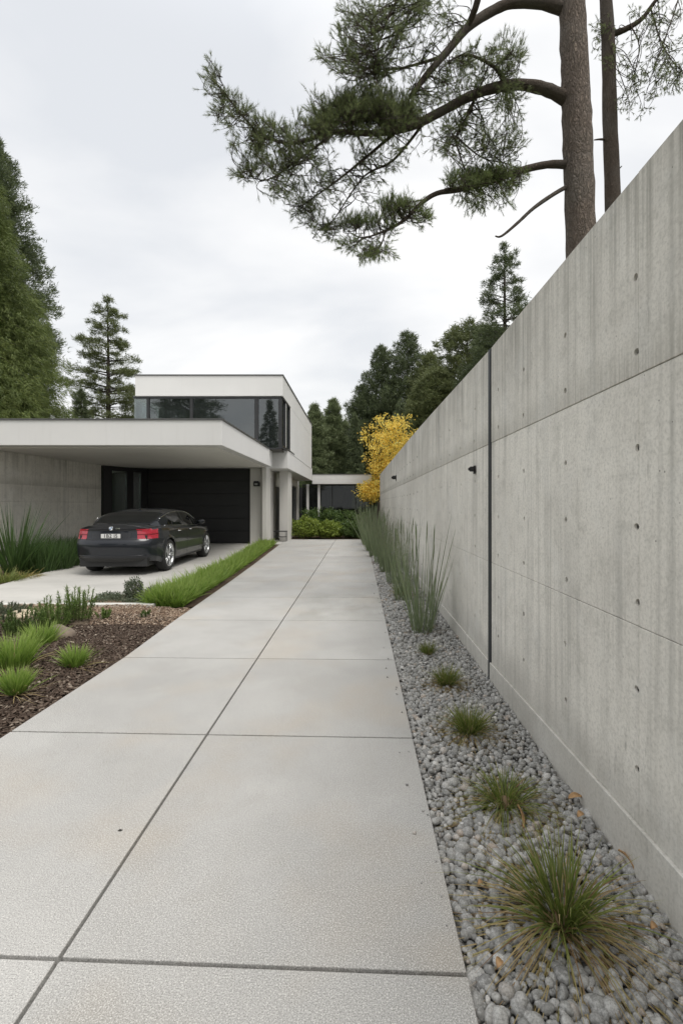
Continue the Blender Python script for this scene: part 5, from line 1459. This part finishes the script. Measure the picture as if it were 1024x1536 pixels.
B1.foliage(530, 15, 20, 22, 5.8, .25, 14, 7, 0, r)
B1.build(r, 'needle')
# middle foliage column hanging between the limbs
C1 = Limb([(760, 128, 6.3), (740, 100, 6.1), (700, 82, 6.0), (672, 92, 5.95)], [.03, .022, .014, .006])
C1.sub([(715, 140, 6.2), (700, 175, 6.2), (684, 205, 6.2), (690, 235, 6.2), (700, 262, 6.2)], [.024, .02, .015, .01, .006])
C1.sub([(684, 205, 6.2), (720, 235, 6.15), (755, 245, 6.15)], [.012, .008, .004])
C1.foliage(760, 78, 24, 24, 6.1, .2, 24, 9, .1, r)
C1.foliage(720, 95, 34, 26, 6.1, .25, 24, 8, 0, r)
C1.foliage(690, 120, 40, 26, 6.1, .25, 24, 7, 0, r)
C1.foliage(765, 130, 20, 26, 6.1, .2, 14, 8, 0, r)
C1.foliage(700, 210, 44, 34, 6.2, .3, 40, 7, -.1, r)
C1.foliage(755, 205, 32, 36, 6.2, .25, 34, 8, -.1, r)
C1.foliage(755, 160, 30, 20, 6.2, .25, 16, 7, 0, r)
C1.foliage(665, 200, 26, 36, 6.2, .25, 22, 7, -.1, r)
C1.foliage(735, 270, 48, 20, 6.2, .25, 28, 8, -.1, r)
C1.build(r, 'needle')
# limb D: lowest live limb
D1 = Limb([(852, 247, 6.5), (820, 247, 6.45), (780, 256, 6.4), (735, 272, 6.3), (690, 284, 6.25), (655, 290, 6.2), (630, 306, 6.15), (606, 330, 6.1), (578, 346, 6.05), (545, 358, 6.0)],
          [.058, .048, .042, .038, .034, .030, .026, .022, .015, .008])
D1.sub([(606, 330, 6.1), (570, 350, 6.1), (540, 356, 6.1), (520, 345, 6.1)], [.012, .009, .007, .004])
D1.sub([(578, 346, 6.05), (570, 370, 6.0), (555, 382, 6.0)], [.010, .007, .004])
D1.foliage(745, 265, 40, 14, 6.3, .2, 44, 10, .4, r)
D1.foliage(705, 272, 34, 14, 6.25, .2, 36, 10, .5, r)
D1.foliage(730, 300, 44, 16, 6.3, .22, 30, 9, -.2, r)
D1.foliage(592, 314, 26, 14, 6.1, .12, 34, 10, .8, r)
D1.foliage(543, 334, 24, 8, 6.1, .12, 24, 10, .7, r)
D1.foliage(632, 326, 18, 12, 6.1, .12, 14, 9, .2, r)
D1.foliage(562, 380, 32, 8, 6.05, .12, 22, 9, -.1, r)
D1.foliage(522, 368, 12, 12, 6.05, .1, 9, 8, 0, r)
D1.foliage(590, 345, 24, 6, 6.05, .1, 6, 8, 0, r)
D1.build(r, 'needle_b')
# bare dead limb
E1 = Limb([(856, 277, 6.5), (832, 290, 6.42), (800, 312, 6.35), (775, 335, 6.3), (752, 354, 6.25), (742, 354, 6.25)], [.032, .028, .024, .02, .015, .008]); E1.build(r, name='dead_branch', sides=7)
# crown above the frame, it darkens and closes the tree from other views
K1 = Limb([(846, -330, 6.5), (780, -400, 6.2), (700, -440, 6.0), (620, -430, 5.8)], [.07, .05, .035, .015])
for c in ((620, -420, 80, 60), (740, -470, 90, 70), (860, -560, 110, 80), (690, -330, 70, 40)): K1.foliage(*c, 6.3, .6, 26, 8, .4, r)
K1.build(r, 'needle', kn=20)
K2 = Limb([(850, -160, 6.5), (920, -220, 6.9), (1010, -240, 7.2), (1100, -230, 7.4)], [.07, .05, .035, .015])
for c in ((960, -240, 90, 50), (1080, -240, 80, 50), (900, -420, 110, 70)): K2.foliage(*c, 7.1, .6, 26, 8, .4, r)
K2.build(r, 'needle', kn=20)

# second, thinner pine to its right
PO = Vector((4.25, 8.0, 0))
pine = empty('thin_pine', PO, 0, 'thinner smooth-barked tree right of the big pine with fine hanging twigs', 'tree')
mb = PB()
pts, rad = smooth([P(921, 700, 8.0), P(919, 420, 8.0), P(918, 290, 8.0), P(914, 180, 8.0), P(912, 80, 8.0), P(908, 0, 8.0), P(900, -120, 8.0), P(890, -300, 8.0)], [.14, .125, .118, .112, .105, .098, .08, .04], 5)
mb.tube(pts, [q * r_.uniform(.96, 1.04) for q in rad], 16); mb.build('trunk', MAT['branchbark'], pine)
F1 = Limb([(914, 52, 8.0), (935, 45, 7.95), (962, 28, 7.9), (985, -2, 7.8), (1030, -50, 7.7)], [.05, .042, .036, .03, .02])
F1.sub([(945, 38, 7.9), (958, 70, 7.8), (948, 120, 7.8), (935, 165, 7.8)], [.012, .009, .006, .003])
F1.sub([(975, 12, 7.9), (990, 60, 7.8), (1010, 95, 7.7), (1030, 110, 7.7)], [.014, .01, .007, .004])
F1.sub([(1030, -50, 7.7), (1010, 20, 7.6), (985, 90, 7.6), (965, 150, 7.6)], [.014, .01, .006, .003])
for c in ((950, 150, 30, 36), (905, 60, 20, 40), (1000, 60, 34, 50), (960, 90, 34, 40), (1010, 120, 22, 20), (985, 20, 40, 24)): F1.foliage(*c, 7.8, .3, 26, 5, -.5, r, slen=.10)
F1.build(r, 'needle', sides=8, kn=11, nl=.045, nw=.006)
for pix, ra in (([(916, 210, 8.0), (900, 209, 7.95), (890, 210, 7.95)], [.022, .016, .008]), ([(920, 262, 8.0), (926, 255, 7.95), (932, 249, 7.95)], [.02, .014, .006]), ([(916, 256, 8.0), (908, 262, 7.9), (907, 280, 7.9)], [.014, .01, .006])):
    q = Limb([(x, y, d) for x, y, d in pix], ra); q.build(r, name='stub', sides=6)
